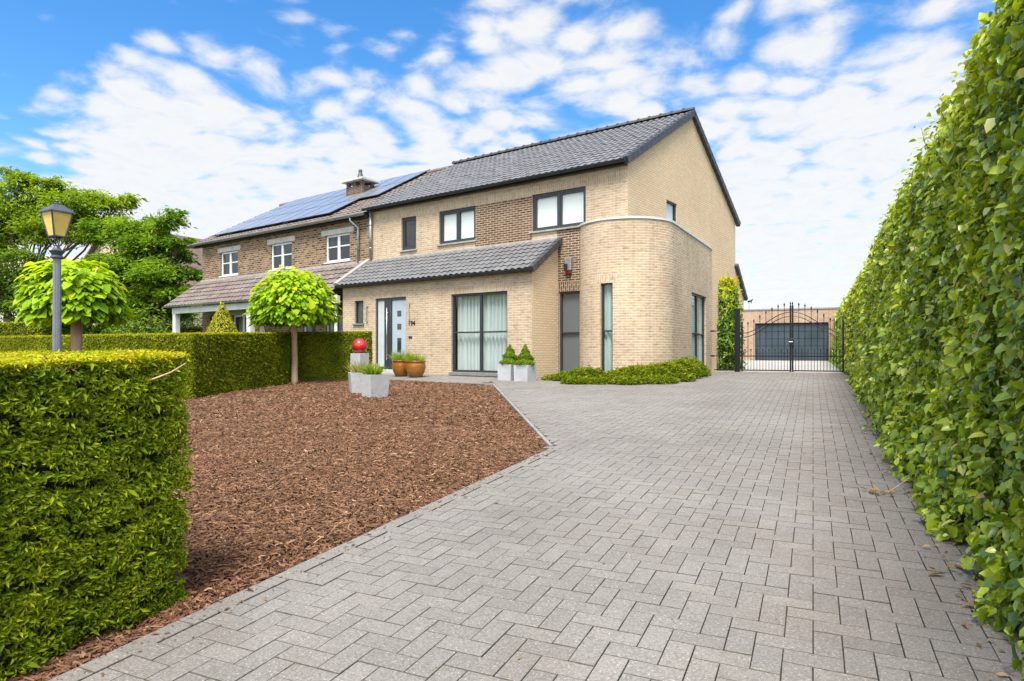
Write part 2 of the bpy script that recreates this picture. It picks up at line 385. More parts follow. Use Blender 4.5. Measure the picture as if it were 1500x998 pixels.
M['leaf_box'] = m_leaf('dwarf_conifer', [(0, (.040, .085, .005)), (.5, (.135, .23, .008)), (1, (.28, .38, .02))], .3, .6, .12)
M['leaf_grass'] = m_leaf('fresh_grass_blades', [(0, (.10, .20, .012)), (.5, (.24, .36, .02)), (1, (.44, .44, .09))], .4, .45, .4)
M['leaf_straw'] = m_leaf('straw_grass_blades', [(0, (.20, .22, .05)), (.5, (.38, .36, .12)), (1, (.56, .48, .24))], .4, .5, .3)
M['leaf_dry'] = m_leaf('dry_leaf', [(0, (.20, .11, .05)), (1, (.50, .36, .20))], .3, .6, .3)
M['hedgecore'] = m_bark('hedge_inside', (.010, .012, .005), (.030, .030, .013), 5)
M['yewcore'] = m_bark('yew_inside', (.020, .028, .006), (.060, .070, .012), 8)

# ------------------------------------------------------------------ walls and windows
class Path:
    """s,z,depth -> world; a straight wall or (for the tower) an arc then a line"""
    def __init__(s, a, b):
        s.a = Vector((*hw(*a), 0)); d = Vector((*hw(*b), 0))-s.a; s.len = d.length; s.d = d.normalized(); s.n = Vector((s.d.y, -s.d.x, 0)); s.cuts = []
    def P(s, t, z, d=0.0): q = s.a+s.d*t-s.n*d; return (q.x, q.y, z)
class Tower:
    C = (-7.90, 15.92); r = 1.273; a0 = math.radians(-142); a1 = math.radians(8.28)
    def __init__(s):
        s.arc = (s.a1-s.a0)*s.r; s.nrm = (math.cos(s.a1), math.sin(s.a1)); s.dir = (-s.nrm[1], s.nrm[0])
        s.p1 = (s.C[0]+s.r*s.nrm[0], s.C[1]+s.r*s.nrm[1]); s.len = s.arc+4.98
        s.cuts = [s.arc*i/36 for i in range(37)]
    def uv2(s, t, d=0.0):
        if t < s.arc:
            a = s.a0+t/s.r; r = s.r-d; return (s.C[0]+r*math.cos(a), s.C[1]+r*math.sin(a))
        k = t-s.arc; return (s.p1[0]+s.dir[0]*k-s.nrm[0]*d, s.p1[1]+s.dir[1]*k-s.nrm[1]*d)
    def P(s, t, z, d=0.0): return hw(*s.uv2(t, d), z)

def wall(mb, path, s0, s1, z0, z1, holes=(), zones=(), reveal=.13, uo=0.0):
    S = {s0, s1}; Z = {z0, z1}
    for a, b, c, d in holes: S |= {a, b}; Z |= {c, d}
    for a, b, c, d, *_ in zones: S |= {a, b}; Z |= {c, d}
    S |= {c for c in path.cuts if s0 < c < s1}
    S = sorted(x for x in S if s0-1e-6 <= x <= s1+1e-6); Z = sorted(z for z in Z if z0-1e-6 <= z <= z1+1e-6)
    for i in range(len(S)-1):
        for j in range(len(Z)-1):
            if S[i+1]-S[i] < 1e-6 or Z[j+1]-Z[j] < 1e-6: continue
            cs, cz = (S[i]+S[i+1])/2, (Z[j]+Z[j+1])/2
            if any(a < cs < b and c < cz < d for a, b, c, d in holes): continue
            mi, sw = 0, False
            for a, b, c, d, m, w in zones:
                if a < cs < b and c < cz < d: mi, sw = m, w
            q = [(S[i], Z[j]), (S[i+1], Z[j]), (S[i+1], Z[j+1]), (S[i], Z[j+1])]
            mb.quad([path.P(a, b) for a, b in q], [((b, a+uo) if sw else (a+uo, b)) for a, b in q], mi)
    for a, b, c, d in holes:
        cc = sorted({a, b} | {x for x in path.cuts if a < x < b})
        for x, y in ((a, 1), (b, -1)):
            q = [(x, c, 0), (x, c, reveal), (x, d, reveal), (x, d, 0)][::y]
            mb.quad([path.P(*k) for k in q], [(k[2]+.3, k[1]) for k in q])
        for e0, e1 in zip(cc[:-1], cc[1:]):
            for z, y in ((c, -1), (d, 1)):
                q = [(e0, z, 0), (e0, z, reveal), (e1, z, reveal), (e1, z, 0)][::y]
                mb.quad([path.P(*k) for k in q], [(k[0], k[2]) for k in q])
def bar(mb, path, a, b, c, d, d0, d1, mi=0):
    cc = sorted({a, b} | {x for x in path.cuts if a < x < b})
    for e0, e1 in zip(cc[:-1], cc[1:]):
        mb.hexa([path.P(e0, c, d0), path.P(e1, c, d0), path.P(e1, c, d1), path.P(e0, c, d1),
                 path.P(e0, d, d0), path.P(e1, d, d0), path.P(e1, d, d1), path.P(e0, d, d1)], mi)
def window(parent, path, a, b, c, d, mull=(), trans=(), back='blind', fw=.065, mat='anth', depth=.10, sill='stone', glass='glass', mw=.06, bd=.14, label=None, sill_h=.05, bmat=None, sash=0.0):
    mb = MB(); d0, d1 = depth-.045, depth+.03
    bar(mb, path, a, a+fw, c, d, d0, d1); bar(mb, path, b-fw, b, c, d, d0, d1)
    bar(mb, path, a+fw, b-fw, c, c+fw, d0, d1); bar(mb, path, a+fw, b-fw, d-fw, d, d0, d1)
    xs = [a+fw]+[m for m in mull]+[b-fw]
    for m in mull: bar(mb, path, m-mw/2, m+mw/2, c+fw, d-fw, d0+.004, d1)
    for z in trans: bar(mb, path, a+fw, b-fw, z-.022, z+.022, d0+.012, d1-.003)
    if sash:
        for k in range(len(xs)-1):
            l = xs[k]+(mw/2 if k else 0); r = xs[k+1]-(mw/2 if k < len(xs)-2 else 0); e0, e1 = d0+.016, d1-.006
            bar(mb, path, l, l+sash, c+fw, d-fw, e0, e1); bar(mb, path, r-sash, r, c+fw, d-fw, e0, e1)
            bar(mb, path, l+sash, r-sash, c+fw, c+fw+sash, e0, e1); bar(mb, path, l+sash, r-sash, d-fw-sash, d-fw, e0, e1)
    w = mb.build('window', M[mat], parent, bevel=.004)
    if label: w['label'] = label
    gm = MB(); cc = sorted({a+fw/2, b-fw/2} | {x for x in path.cuts if a+fw/2 < x < b-fw/2})
    for e0, e1 in zip(cc[:-1], cc[1:]):
        gm.quad([path.P(e0, c+fw/2, depth), path.P(e1, c+fw/2, depth), path.P(e1, d-fw/2, depth), path.P(e0, d-fw/2, depth)])
    gm.build('pane', M[glass], w)
    if back in ('blind', 'screen'):
        bm = MB(); dd = depth+.035
        bar(bm, path, a+.02, b-.02, c+.03, d-.02, dd, dd+.006)
        bm.build('blind', M[bmat or ('blind' if back == 'blind' else 'screen')], w)
    elif back == 'curtain':
        bm = MB(); n = max(12, int((b-a)/.014)); pts = []
        rr = random.Random(int(abs(a)*100)+3)
        ph = rr.random()*6
        for i in range(n+1):
            t = a+.03+(b-a-.06)*i/n
            q = depth+bd+.035*math.sin(t*44+ph+1.2*math.sin(t*7))+.018*math.sin(t*97+ph*2)
            pts.append((t, q))
        for (t0, q0), (t1, q1) in zip(pts[:-1], pts[1:]):
            bm.quad([path.P(t0, c+.04, q0), path.P(t1, c+.04, q1), path.P(t1, d-.02, q1), path.P(t0, d-.02, q0)])
        bm.build('curtain', M[bmat or 'curtain'], w, smooth=True)
    if back in ('dark', 'screen', 'curtain', 'blind'):
        bm = MB(); bar(bm, path, a-.05, b+.05, c-.05, d+.05, depth+.42, depth+.44); bm.build('room_wall', M['dark'], w)
    if sill:
        sm = MB(); bar(sm, path, a-.05, b+.05, c-sill_h, c-.002, -.06, depth-.047); sm.build('sill', M[sill], w, bevel=.005)
    return w

def tile_roof(name, parent, p0, eu, su, W, Ls, mat, tw=.205, tl=.30, amp=.022, lip=.022, ns=8):
    """p0 eave corner, eu along the eave, su up the slope (unit vectors)"""
    p0, eu, su = Vector(p0), Vector(eu), Vector(su); nn = eu.cross(su).normalized()
    if nn.z < 0: nn = -nn
    nt = max(1, round(W/tw)); tw = W/nt; rows = max(1, round(Ls/tl)); tl = Ls/rows
    ss = np.linspace(0, W, nt*ns+1); ph = (ss/tw) % 1.0
    wave = amp*(np.where(ph < .62, np.sin(ph/.62*PI), -.55*np.sin((ph-.62)/.38*PI)))
    ts, hs, rw = [], [], []
    for i in range(rows):
        ts += [i*tl-.02, i*tl+.35*tl, (i+1)*tl]; hs += [lip, lip*.7, 0.0]; rw += [i, i, i]
    ts = np.array(ts); hs = np.array(hs); a = np.array(eu); b = np.array(su); c = np.array(nn)
    jit = R.normal(0, .0025, (rows, nt+1))
    T, S = len(ts), len(ss); ti = np.minimum((ss/tw).astype(int), nt)
    H = wave[None, :]+hs[:, None]+jit[np.array(rw)][:, ti]
    V = np.array(p0)[None, None]+ss[None, :, None]*a+ts[:, None, None]*b+H[..., None]*c
    off = np.array(wloc(parent)) if parent is not None else 0
    V = (V.reshape(-1, 3)-off)
    ii, jj = np.meshgrid(np.arange(T-1), np.arange(S-1), indexing='ij'); k = (ii*S+jj).ravel()
    Fq = np.stack([k, k+1, k+S+1, k+S], 1)
    me = bpy.data.meshes.new(name); me.from_pydata(V.tolist(), [], Fq.tolist())
    l = me.uv_layers.new(name='UVMap')
    cj = np.minimum((jj.ravel()//ns), nt-1)+.5; ci = np.array(rw)[ii.ravel()]+.5
    l.data.foreach_set('uv', np.repeat(np.stack([cj, ci], 1), 4, axis=0).astype(np.float32).ravel())
    me.update(); o = link(name, me, mat, parent, True)
    me.set_sharp_from_angle(angle=math.radians(50))
    return o, nn

def gutter(name, parent, a, b, r=.07, mat='gutter', drop=0.0):
    """half round gutter from a to b (world), open side up, with brackets' beads"""
    a, b = Vector(a), Vector(b); d = (b-a).normalized(); o = Vector((d.y, -d.x, 0)); mb = MB(); n = 10
    prof = [(r*math.cos(PI+PI*k/n), r*math.sin(PI+PI*k/n)) for k in range(n+1)]
    pin = [(x*.9, y*.9) for x, y in prof][::-1]
    prof = [(-r-.012, .012), (-r-.012, -.004)]+prof+pin
    L = (b-a).length; sec = [0, L]
    base = len(mb.v)
    for t in sec:
        for x, y in prof: q = a+d*t+o*x+Vector((0, 0, y)); mb.v.append(tuple(q))
    m = len(prof)
    for k in range(m): k2 = (k+1) % m; mb.face((base+k, base+k2, base+m+k2, base+m+k))
    mb.face([base+k for k in range(2, 2+n+1)]); mb.face([base+m+k for k in range(2, 2+n+1)][::-1])
    t = .5
    while t < L:
        q = a+d*t; mb.tube([q+o*(r*math.cos(PI+PI*k/8)*1.06)+Vector((0, 0, r*math.sin(PI+PI*k/8)*1.06)) for k in range(9)], .010, 5); t += .75
    return mb.build(name, M[mat], parent)
def fascia(mb, path, s0, s1, z0, z1, d0, d1): bar(mb, path, s0, s1, z0, z1, d0, d1)

# =================================================================== THE HOUSE
Z0 = .45                                    # walls start a little below the paving
U0, U1, V1, V2, VB = -17.05, -7.43, 15.05, 13.80, 23.71
VR, ZR, ZE = 19.42, 8.58, 6.02
house = thing('brick_house', 'pale buff brick house with grey tiled roof, round corner tower and dark window frames', 'house', (*hw(-12, 14.5), .53))
fr = Path((U0, V1), (U1, V1)); bs = -U0      # s = u - U0
# upper front wall
mb = MB(); s = lambda u: u-U0
hA = (s(-15.63), s(-14.95), 4.52, 5.60); hB = (s(-13.95), s(-12.47), 4.56, 5.60); hC = (s(-10.40), s(-8.66), 4.58, 5.62); hR = (s(-9.50), s(-8.70), .60, 2.84)
zones = [(0, s(U1), 5.60, 5.86, 0, True),
         (s(-12.47), s(-10.40), 4.0, 5.60, 1, False), (s(-9.56), s(-8.6), 3.10, 4.53, 1, False), (s(-9.56), s(-8.6), 2.84, 3.10, 1, True), (s(-9.56), s(-8.6), .45, 2.84, 1, False)]
wall(mb, fr, 0, fr.len, Z0, 6.12, [hA, hB, hC, hR], zones)
mb.build('front_wall', [M['brick'], M['brick_dark']], house)
wA = window(house, fr, *hA, back='dark', fw=.06, glass='glass_dark', label='narrow dark tilted upstairs window', sash=.05)
window(house, fr, *hB, mull=[(hB[0]+hB[1])/2], back='blind', sash=.045)
window(house, fr, *hC, mull=[(hC[0]+hC[1])/2], back='blind', sash=.045)
window(house, fr, *hR, trans=[1.72], back='screen', bmat='screen_cloth', sill='bluestone', label='tall grey screened window in the brown brick recess', fw=.05)
# lower front block
lf = Path((U0, V2), (-9.53, V2)); mb = MB()
hs = (s(-16.47), s(-16.05), 2.10, 2.83); hd = (s(-15.48), s(-14.13), .55, 2.86); hw_ = (s(-12.32), s(-10.33), .63, 2.83)
zones = [(hs[0]-.05, hs[1]+.05, 2.83, 3.04, 0, True), (hd[0]-.1, hd[1]+.1, 2.86, 3.07, 0, True), (hw_[0]-.1, hw_[1]+.1, 2.83, 3.04, 0, True)]
wall(mb, lf, 0, lf.len, Z0, 3.34, [hs, hd, hw_], zones, reveal=.12, uo=3.1)
sd = Path((-9.53, V2), (-9.53, V1+.02)); b = len(mb.v)     # side wall under the lean-to slope
q = [(0, Z0), (sd.len, Z0), (sd.len, 4.33), (0, 3.36)]
mb.quad([sd.P(a, z) for a, z in q], q, 1)
mb.build('porch_wall', [M['brick'], M['brick_gable']], house)
window(house, lf, *hs, back='curtain', bmat='screen_cloth', fw=.04, sill='bluestone', bd=.06, label='small narrow window beside the front door')
bw = window(house, lf, *hw_, mull=[s(-11.29)], trans=[1.745], back='curtain', fw=.06, mw=.07, sill='bluestone', sill_h=.09, label='large ground floor window with pale net curtains')
# front door
dm = MB(); d0, d1 = .03, .11
fwid = .07; mid = s(-14.98)
bar(dm, lf, hd[0], hd[0]+.05, hd[2]+.1, hd[3], d0, d1); bar(dm, lf, hd[1]-.035, hd[1], hd[2]+.1, hd[3], d0, d1)
bar(dm, lf, hd[0]+.05, hd[1]-.035, hd[3]-.07, hd[3], d0, d1)
bar(dm, lf, s(-15.12), s(-14.80), hd[2]+.1, hd[3]-.07, d0+.003, d1); bar(dm, lf, hd[0]+.05, s(-15.12), hd[2]+.1, hd[2]+.18, d0, d1)
door = dm.build('door', M['anth'], house, bevel=.004); door['label'] = 'grey blue front door with three small square lights and frosted side pane'
dm = MB(); bar(dm, lf, s(-14.795), hd[1]-.037, hd[2]+.1, hd[3]-.072, .065, .10); dm.build('door_leaf', M['doorblue'], door, bevel=.004)
for z0, z1 in ((2.28, 2.45), (1.88, 2.05), (1.18, 1.62)):
    dm = MB(); bar(dm, lf, s(-14.57), s(-14.40), z0, z1, .0575, .075); dm.build('door_light', m_plain('door_light_glass', (.03, .045, .045), .08, 0, .1, 3, .8), door)
dm = MB(); bar(dm, lf, hd[0]+.052, s(-15.122), hd[2]+.182, hd[3]-.072, .06, .075); dm.build('side_pane', M['frost'], door)
dm = MB(); x = s(-14.93); dm.tube([lf.P(x, .95, -.04), lf.P(x, 2.55, -.04)], .017, 8)
for z in (1.1, 2.4): dm.tube([lf.P(x, z, -.04), lf.P(x, z, .05)], .01, 6)
dm.build('handle', M['steel'], door, smooth=True)
dm = MB(); bar(dm, lf, hd[0]-.08, hd[1]+.08, .48, hd[2]+.10, -.16, .12); dm.build('doorstep', M['concrete'], door, bevel=.008)
# wall lamps, bell, number
for u, nm in ((-15.86, 'left'), (-13.98, 'right')):
    lm = MB(); x = s(u); lm.tube([lf.P(x, 2.16, -.05), lf.P(x, 2.64, -.05)], .016, 8)
    bar(lm, lf, x-.02, x+.02, 2.60, 2.66, -.05, 0); bar(lm, lf, x-.02, x+.02, 2.14, 2.20, -.05, 0)
    lm.build('wall_lamp', M['steel'], house)
bm = MB()
for x in (s(-13.98), s(-13.90)): bar(bm, lf, x-.03, x+.03, 1.60, 1.665, -.02, -.001)
bm.build('doorbell', M['black'], house, bevel=.004)
fc = bpy.data.curves.new('house_number', 'FONT'); fc.body = '194'; fc.size = .20; fc.extrude = .008; fc.align_x = 'LEFT'
fo = bpy.data.objects.new('house_number', fc); COL.objects.link(fo); bpy.context.view_layer.update()
me = bpy.data.meshes.new_from_object(fo.evaluated_get(bpy.context.evaluated_depsgraph_get())); bpy.data.objects.remove(fo); me.name = 'house_number'
me.materials.clear(); fo = link('house_number', me, M['black'], house)
fo.location = Vector(lf.P(s(-14.035), 1.99, .0))+lf.n*.012-house.location
fo.rotation_euler = (PI/2, 0, -AH)
# alarm box on the recess
al = MB(); x = s(-9.17); bar(al, fr, x-.10, x+.10, 3.40, 3.74, -.085, -.001)
alarm = al.build('alarm_box', M['zinc'], house, bevel=.015)
al = MB(); bar(al, fr, x-.085, x+.085, 3.29, 3.398, -.075, -.001); al.build('strobe_light', m_plain('red_strobe', (.11, .008, .007), .3), alarm, bevel=.02)
al = MB(); bar(al, fr, x-.11, x+.0, 3.42, 3.58, -.12, -.087); al.build('sounder', M['black'], alarm, bevel=.01)
# gable wall
ga = Path((U1, V1), (U1, VB)); mb = MB(); gv = lambda v: v-V1
hG = (gv(17.50), gv(18.27), 4.70, 5.55)
wall(mb, ga, 0, ga.len, Z0, 6.02, [hG], [(hG[0]-.02, hG[1]+.02, 5.55, 5.76, 0, True)], reveal=.10, uo=1.7)
q = [(0, 6.02), (ga.len, 6.02), (gv(VR), ZR-.05)]; mb.quad([ga.P(*k) for k in q], [(a+1.7, z) for a, z in q])
q = [(ga.len-.002, 2.80), (ga.len+.98, 2.80), (ga.len+1.0, 3.15), (ga.len-.002, 4.22)]; mb.quad([ga.P(*k) for k in q], q)
mb.build('gable_wall', M['brick_gable'], house)
window(house, ga, *hG, back='blind', depth=.08, sill=None, fw=.045, label='small side window high in the gable')
# rear and party walls, soffit of the rear overhang
mb = MB(); rp = Path((U1, VB), (U0, VB)); wall(mb, rp, 0, rp.len, Z0, 6.02)
pw = Path((U0, VB), (U0, V1)); q = [(0, Z0), (pw.len, Z0), (pw.len, 6.0), (VB-VR, ZR-.1), (0, 6.0)]; mb.quad([pw.P(*k) for k in q], q)
mb.build('rear_wall', M['brick_gable'], house)
mb = MB(); ro = Path((U1-.02, VB), (U1-.02, VB+1.0)); b = [ro.P(0, 2.80), ro.P(1.0, 2.80)]
bx = Path((U1-.01, VB+.9), (U1-4, VB+.9)); bar(mb, bx, 0, 4, 2.70, 2.80, -.08, .95)
mb.build('carport_beam', M['anth'], house)
pm = MB(); X, Y, _ = hw(U1-.25, VB+.55, 0); pm.box((X, Y, 1.66), (.14, .14, 2.24), -AH); pm.build('carport_post', M['lamp_pole'], house)
# round tower
tw = Tower(); mb = MB()
a2s = lambda a: (math.radians(a)-tw.a0)*tw.r; v2s = lambda v: tw.arc+(v-tw.p1[1])/tw.dir[1]
hN = (a2s(-94.5), a2s(-79.3), .60, 2.95); hT = (v2s(18.17), v2s(20.17), .60, 2.93)
wall(mb, tw, 0, tw.len, Z0, 4.55, [hN, hT], [(hN[0]-.1, hN[1]+.1, 2.95, 3.17, 0, True), (hT[0]-.02, hT[1]+.05, 2.93, 3.15, 0, True)], reveal=.14, uo=.4)
t = mb.build('tower_wall', M['brick'], house, smooth=True, auto=25)
window(house, tw, *hN, trans=[1.735], back='curtain', bmat='curtain_green', fw=.035, bd=.07, sill='bluestone', label='slim window in the curved tower wall')
window(house, tw, *hT, mull=[(hT[0]+hT[1])/2], trans=[1.74], back='curtain', bmat='curtain_green', fw=.05, bd=.05, depth=.11, sill='stone', label='tall window in the flat side of the tower')
mb = MB(); bar(mb, tw, 0, tw.len+.02, 4.548, 4.602, -.028, .24); cp = mb.build('tower_coping', M['coping'], house)
mb = MB(); n = 60; ring = [tw.P(tw.len*i/n, 4.50, .2) for i in range(n+1)]+[hw(-7.6, 21.0, 4.50), hw(-8.9, 15.2, 4.5)]; mb.quad(ring); mb.build('tower_roof', M['bitumen'], house)
# main roof
eu = Vector((*hw(1, 0), 0)); ev = Vector((*hw(0, 1), 0))
VE = 14.83
def slope(v0, z0, v1, z1): d = ev*(v1-v0)+Vector((0, 0, z1-z0)); return d.normalized(), d.length
su, Ls = slope(VE, ZE+.07, VR, ZR+.05)
o0 = Vector(hw(U0-.15, VE, ZE+.07)); WR = U1+.06-(U0-.15)
roof, nn = tile_roof('roof', house, o0, eu, su, WR, Ls, M['tile_grey'], .205, .31, .015, .018)
sb, Lb = slope(VB+.25, 5.87, VR, ZR+.05)
rb, nb_ = tile_roof('rear_slope', roof, Vector(hw(U1+.06, VB+.25, 5.87)), -eu, sb, WR, Lb, M['tile_grey'], .205, .31, ns=4)
mb = MB(); k = 0.0; rp0 = Vector(hw(U0-.15, VR, ZR+.07))
while k < WR-.02:                                   # ridge tiles with overlapping collars
    e = min(k+.40, WR+.03); a = rp0+eu*k; c = rp0+eu*e
    for t0, t1, r0, r1 in ((0, .12, .126, .126), (.12, 1, .106, .096)):
        A = a.lerp(c, t0); B = a.lerp(c, t1); b = len(mb.v); n = 10
        for q, r in ((A, r0), (B, r1)):
            for j in range(n+1): th = PI*j/n; mb.v.append(tuple(q+ev*(r*math.cos(th))+Vector((0, 0, r*math.sin(th)))))
        for j in range(n): mb.face((b+j, b+j+1, b+n+1+j+1, b+n+1+j))
        mb.face([b+j for j in range(n+1)]); mb.face([b+n+1+j for j in range(n+1)][::-1])
    k += .38
mb.build('ridge_tiles', M['ridge'], roof)
def verge(p, d, L, nrm, name, parent, step=.31, w=.14, h=.17):      # stepped verge tiles down a rake
    mb = MB(); n = round(L/step); st = L/n
    for i in range(n):
        a = p+d*(i*st-.02)+nrm*.035; c = p+d*((i+1)*st+.03)+nrm*.012
        pts = []
        for dn in (-h, .012):
            for q, wd in ((a, 0), (c, 0)): pts.append(q+nrm*dn)
        a0, c0, a1, c1 = pts; o = eu*w
        mb.hexa([a0-o*.6, c0-o*.6, c0+o*.4, a0+o*.4, a1-o*.6, c1-o*.6, c1+o*.4, a1+o*.4])
    return mb.build(name, M['ridge'], parent, bevel=.008)
verge(o0+eu*(WR), su, Ls, nn, 'verge_tiles', roof)
verge(Vector(hw(U1+.06, VB+.25, 5.87)), sb, Lb, nb_, 'verge_tiles', roof)
s2, L2 = slope(VB+1.12, 3.18, VB-.02, 4.34)
r2, n2 = tile_roof('carport_roof', house, Vector(hw(U1+.06, VB+1.12, 3.18)), -eu, s2, 9.5, L2, M['tile_grey'], .205, .31, ns=4)
verge(Vector(hw(U1+.06, VB+1.12, 3.18)), s2, L2, n2, 'verge_tiles', r2, h=.13)
mb = MB(); fascia(mb, fr, -.15, fr.len+.0, 5.965, 6.06, -.12, -.003); mb.build('eaves_board', M['gutter'], house)
gutter('gutter', house, hw(U0-.18, VE-.04, ZE+.045), hw(U1+.07, VE-.04, ZE+.045), .075)
# lean-to roof
s3, L3 = slope(V2-.17, 3.36, V1-.01, 4.30); o3 = Vector(hw(U0-.08, V2-.17, 3.36)); W3 = -9.44-(U0-.08)
lean, n3 = tile_roof('porch_roof', house, o3, eu, s3, W3, L3, M['tile_grey'], .215, .245, .021, .024)
verge(o3+eu*W3, s3, L3, n3, 'verge_tiles', lean, step=.245, h=.15)
mb = MB(); fascia(mb, lf, -.05, lf.len+.06, 3.285, 3.36, -.12, -.003); mb.build('eaves_board', M['gutter'], house)
gutter('gutter', house, hw(U0-.12, V2-.19, 3.345), hw(-9.42, V2-.19, 3.345), .07)
mb = MB(); mb.hexa([tuple(o3+eu*a+s3*t+n3*h) for h in (.0, .085) for a, t in ((-.15, 0), (.03, 0), (.03, L3), (-.15, L3))]); mb.build('party_flashing', M['mortar_flash'], lean)
mb = MB(); bar(mb, fr, 0, s(-9.53), 4.27, 4.335, -.05, -.003); mb.build('lead_flashing', M['mortar_flash'], lean)
pm = MB(); p = Vector(hw(U0+.03, V1-.10, 0)); pm.tube([p+Vector((0, 0, 4.40)), p+Vector((0, 0, 5.96))], .05, 10)
for z in (4.7, 5.5): pm.tube([p+Vector((0, 0, z)), p+Vector((0, 0, z+.05))], .06, 10)
pm.build('downpipe', M['zinc'], house, smooth=True)

# =================================================================== NEIGHBOUR
NU0 = -28.20
nb = thing('terraced_house', 'brown brick neighbouring house with solar panels, white windows and a covered porch', 'house', (*hw(-22, 14.5), .53))
nf = Path((NU0, V1), (U0-.002, V1)); sn = lambda u: u-NU0; mb = MB()
n1 = (sn(-26.70), sn(-25.36), 4.42, 5.44); n2h = (sn(-23.0), sn(-21.62), 4.42, 5.44); n3h = (sn(-19.57), sn(-18.22), 4.44, 5.42)
g1 = (sn(-25.75), sn(-24.3), 1.45, 2.72); g2 = (sn(-20.9), sn(-20.05), .62, 2.6); g3 = (sn(-19.55), sn(-18.5), 1.2, 2.5); gd = (sn(-27.6), sn(-26.75), .55, 2.70)
wall(mb, nf, 0, nf.len, Z0, 5.98, [n1, n2h, n3h, g1, g2, g3, gd]); mb.build('wall', M['brick_nb'], nb)
le = Path((NU0, VB), (NU0, V1)); mb = MB(); q = [(0, Z0), (le.len, Z0), (le.len, 5.9), (VB-VR, ZR-.2), (0, 5.9)]; mb.quad([le.P(*k) for k in q], q); mb.build('side_wall', M['brick_nb'], nb)
for h in (n1, n2h, n3h):
    w = window(nb, nf, *h, mull=[(h[0]+h[1])/2], trans=[h[2]+.55], back='dark', mat='white_pvc', fw=.07, mw=.12, sill='off_white', glass='glass_dark')
    lm = MB(); bar(lm, nf, h[0]-.22, h[1]+.22, h[3]+.003, h[3]+.19, -.02, .10); lm.build('lintel', M['concrete'], w)
w = window(nb, nf, *g1, mull=[(g1[0]+g1[1])/2], back='dark', mat='white_pvc', fw=.08, mw=.14, sill='off_white', glass='glass_dark')
lm = MB(); bar(lm, nf, g1[0]-.2, g1[1]+.2, g1[3]+.003, g1[3]+.2, -.02, .1); lm.build('lintel', M['concrete'], w)
window(nb, nf, *g2, back='curtain', mat='white_pvc', fw=.08, sill=None, bmat='screen_cloth')
window(nb, nf, *g3, mull=[(g3[0]+g3[1])/2], back='dark', mat='white_pvc', fw=.07, mw=.12, sill='off_white', glass='glass_dark')
window(nb, nf, *gd, back='dark', mat='bark', fw=.10, sill=None, glass='glass_dark', label='dark brown porch door')
dc = MB(); dc.lathe((0, 0, 0), [(.001, 0), (.20, 0), (.20, .03), (.001, .035)], 20)
for i, (u, z, k) in enumerate(((-23.55, 2.0, 1.0), (-22.9, 2.42, .55))):
    pm = MB(); c = Vector(nf.P(sn(u), z, 0)); n = 20
    for d, r in ((0.003, .17), (.03, .19), (.045, .15)):
        for j in range(n): th = 2*PI*j/n; pm.v.append(tuple(c+nf.n*d+nf.d*(r*k*math.cos(th))+Vector((0, 0, r*k*math.sin(th)*1.3))))
    for a in range(2):
        for j in range(n): pm.face((a*n+j, a*n+(j+1) % n, (a+1)*n+(j+1) % n, (a+1)*n+j))
    pm.face([2*n+j for j in range(n)]); pm.build('wall_plaque', m_plain('pink_plaster', (.62, .52, .47), .7), nb)
so, Lo = slope(VE, 5.93, VR, 8.50); on = Vector(hw(NU0-.62, VE, 5.93)); WN = U0-.17-(NU0-.62)
nroof, nno = tile_roof('roof', nb, on, eu, so, WN, Lo, M['tile_brown'], .24, .33, .020, .026, 6)
sbn, Lbn = slope(VB+.25, 5.87, VR, 8.50); tile_roof('rear_slope', nroof, Vector(hw(U0-.17, VB+.25, 5.87)), -eu, sbn, WN, Lbn, M['tile_brown'], .24, .33, ns=4)
mb = MB(); a = Vector(hw(NU0-.62, VR, 8.53)); mb.tube([a, a+eu*WN], .10, 10); mb.build('ridge_tiles', M['tile_brown'], nroof)
mb = MB(); fascia(mb, nf, -.5, nf.len-.1, 5.80, 5.93, -.14, -.003); mb.build('eaves_board', M['dark'], nb)
gutter('gutter', nb, hw(NU0-.66, VE-.06, 5.93), hw(U0-.16, VE-.06, 5.93), .085, 'zinc')
pm = MB(); p = Vector(hw(U0-.62, V1-.09, 0)); q = Vector(hw(U0-.82, VE-.06, 0))
pm.tube([q+Vector((0, 0, 5.86)), q+Vector((0, 0, 5.74)), p+Vector((0, 0, 5.5)), p+Vector((0, 0, 5.3)), p+Vector((0, 0, 4.3))], .036, 10); pm.build('downpipe', M['zinc'], nb, smooth=True)
pm = MB(); p = Vector(hw(U0-.35, V2-.0, 0)); pm.tube([p+Vector((0, 0, .5)), p+Vector((0, 0, 3.1))], .05, 10); pm.build('downpipe', M['white_pvc'], nb, smooth=True)
# solar panels: each a part of the house
pw_, ph_ = 1.0, 1.62; rows = 3
for r in range(3):
    for c in range(11):
        if r == 2 and c in (): continue
        u = -27.75+c*(pw_+.02); t = .55+r*(ph_+.02)
        if u+pw_ > -17.9-(0.0 if r else .9): continue
        a = on+eu*(u-(NU0-.62))+so*t+nno*.13; pm = MB()
        P4 = [a, a+eu*pw_, a+eu*pw_+so*ph_, a+so*ph_]
        pm.hexa([tuple(k-nno*.035) for k in P4]+[tuple(k) for k in P4], 1)
        ins = .022; I4 = [a+eu*ins+so*ins, a+eu*(pw_-ins)+so*ins, a+eu*(pw_-ins)+so*(ph_-ins), a+eu*ins+so*(ph_-ins)]
        pm.quad([tuple(k+nno*.003) for k in I4], [(0, 0), (pw_, 0), (pw_, ph_), (0, ph_)], 0)
        pm.build('solar_panel', [M['panel'], M['black']], nb)
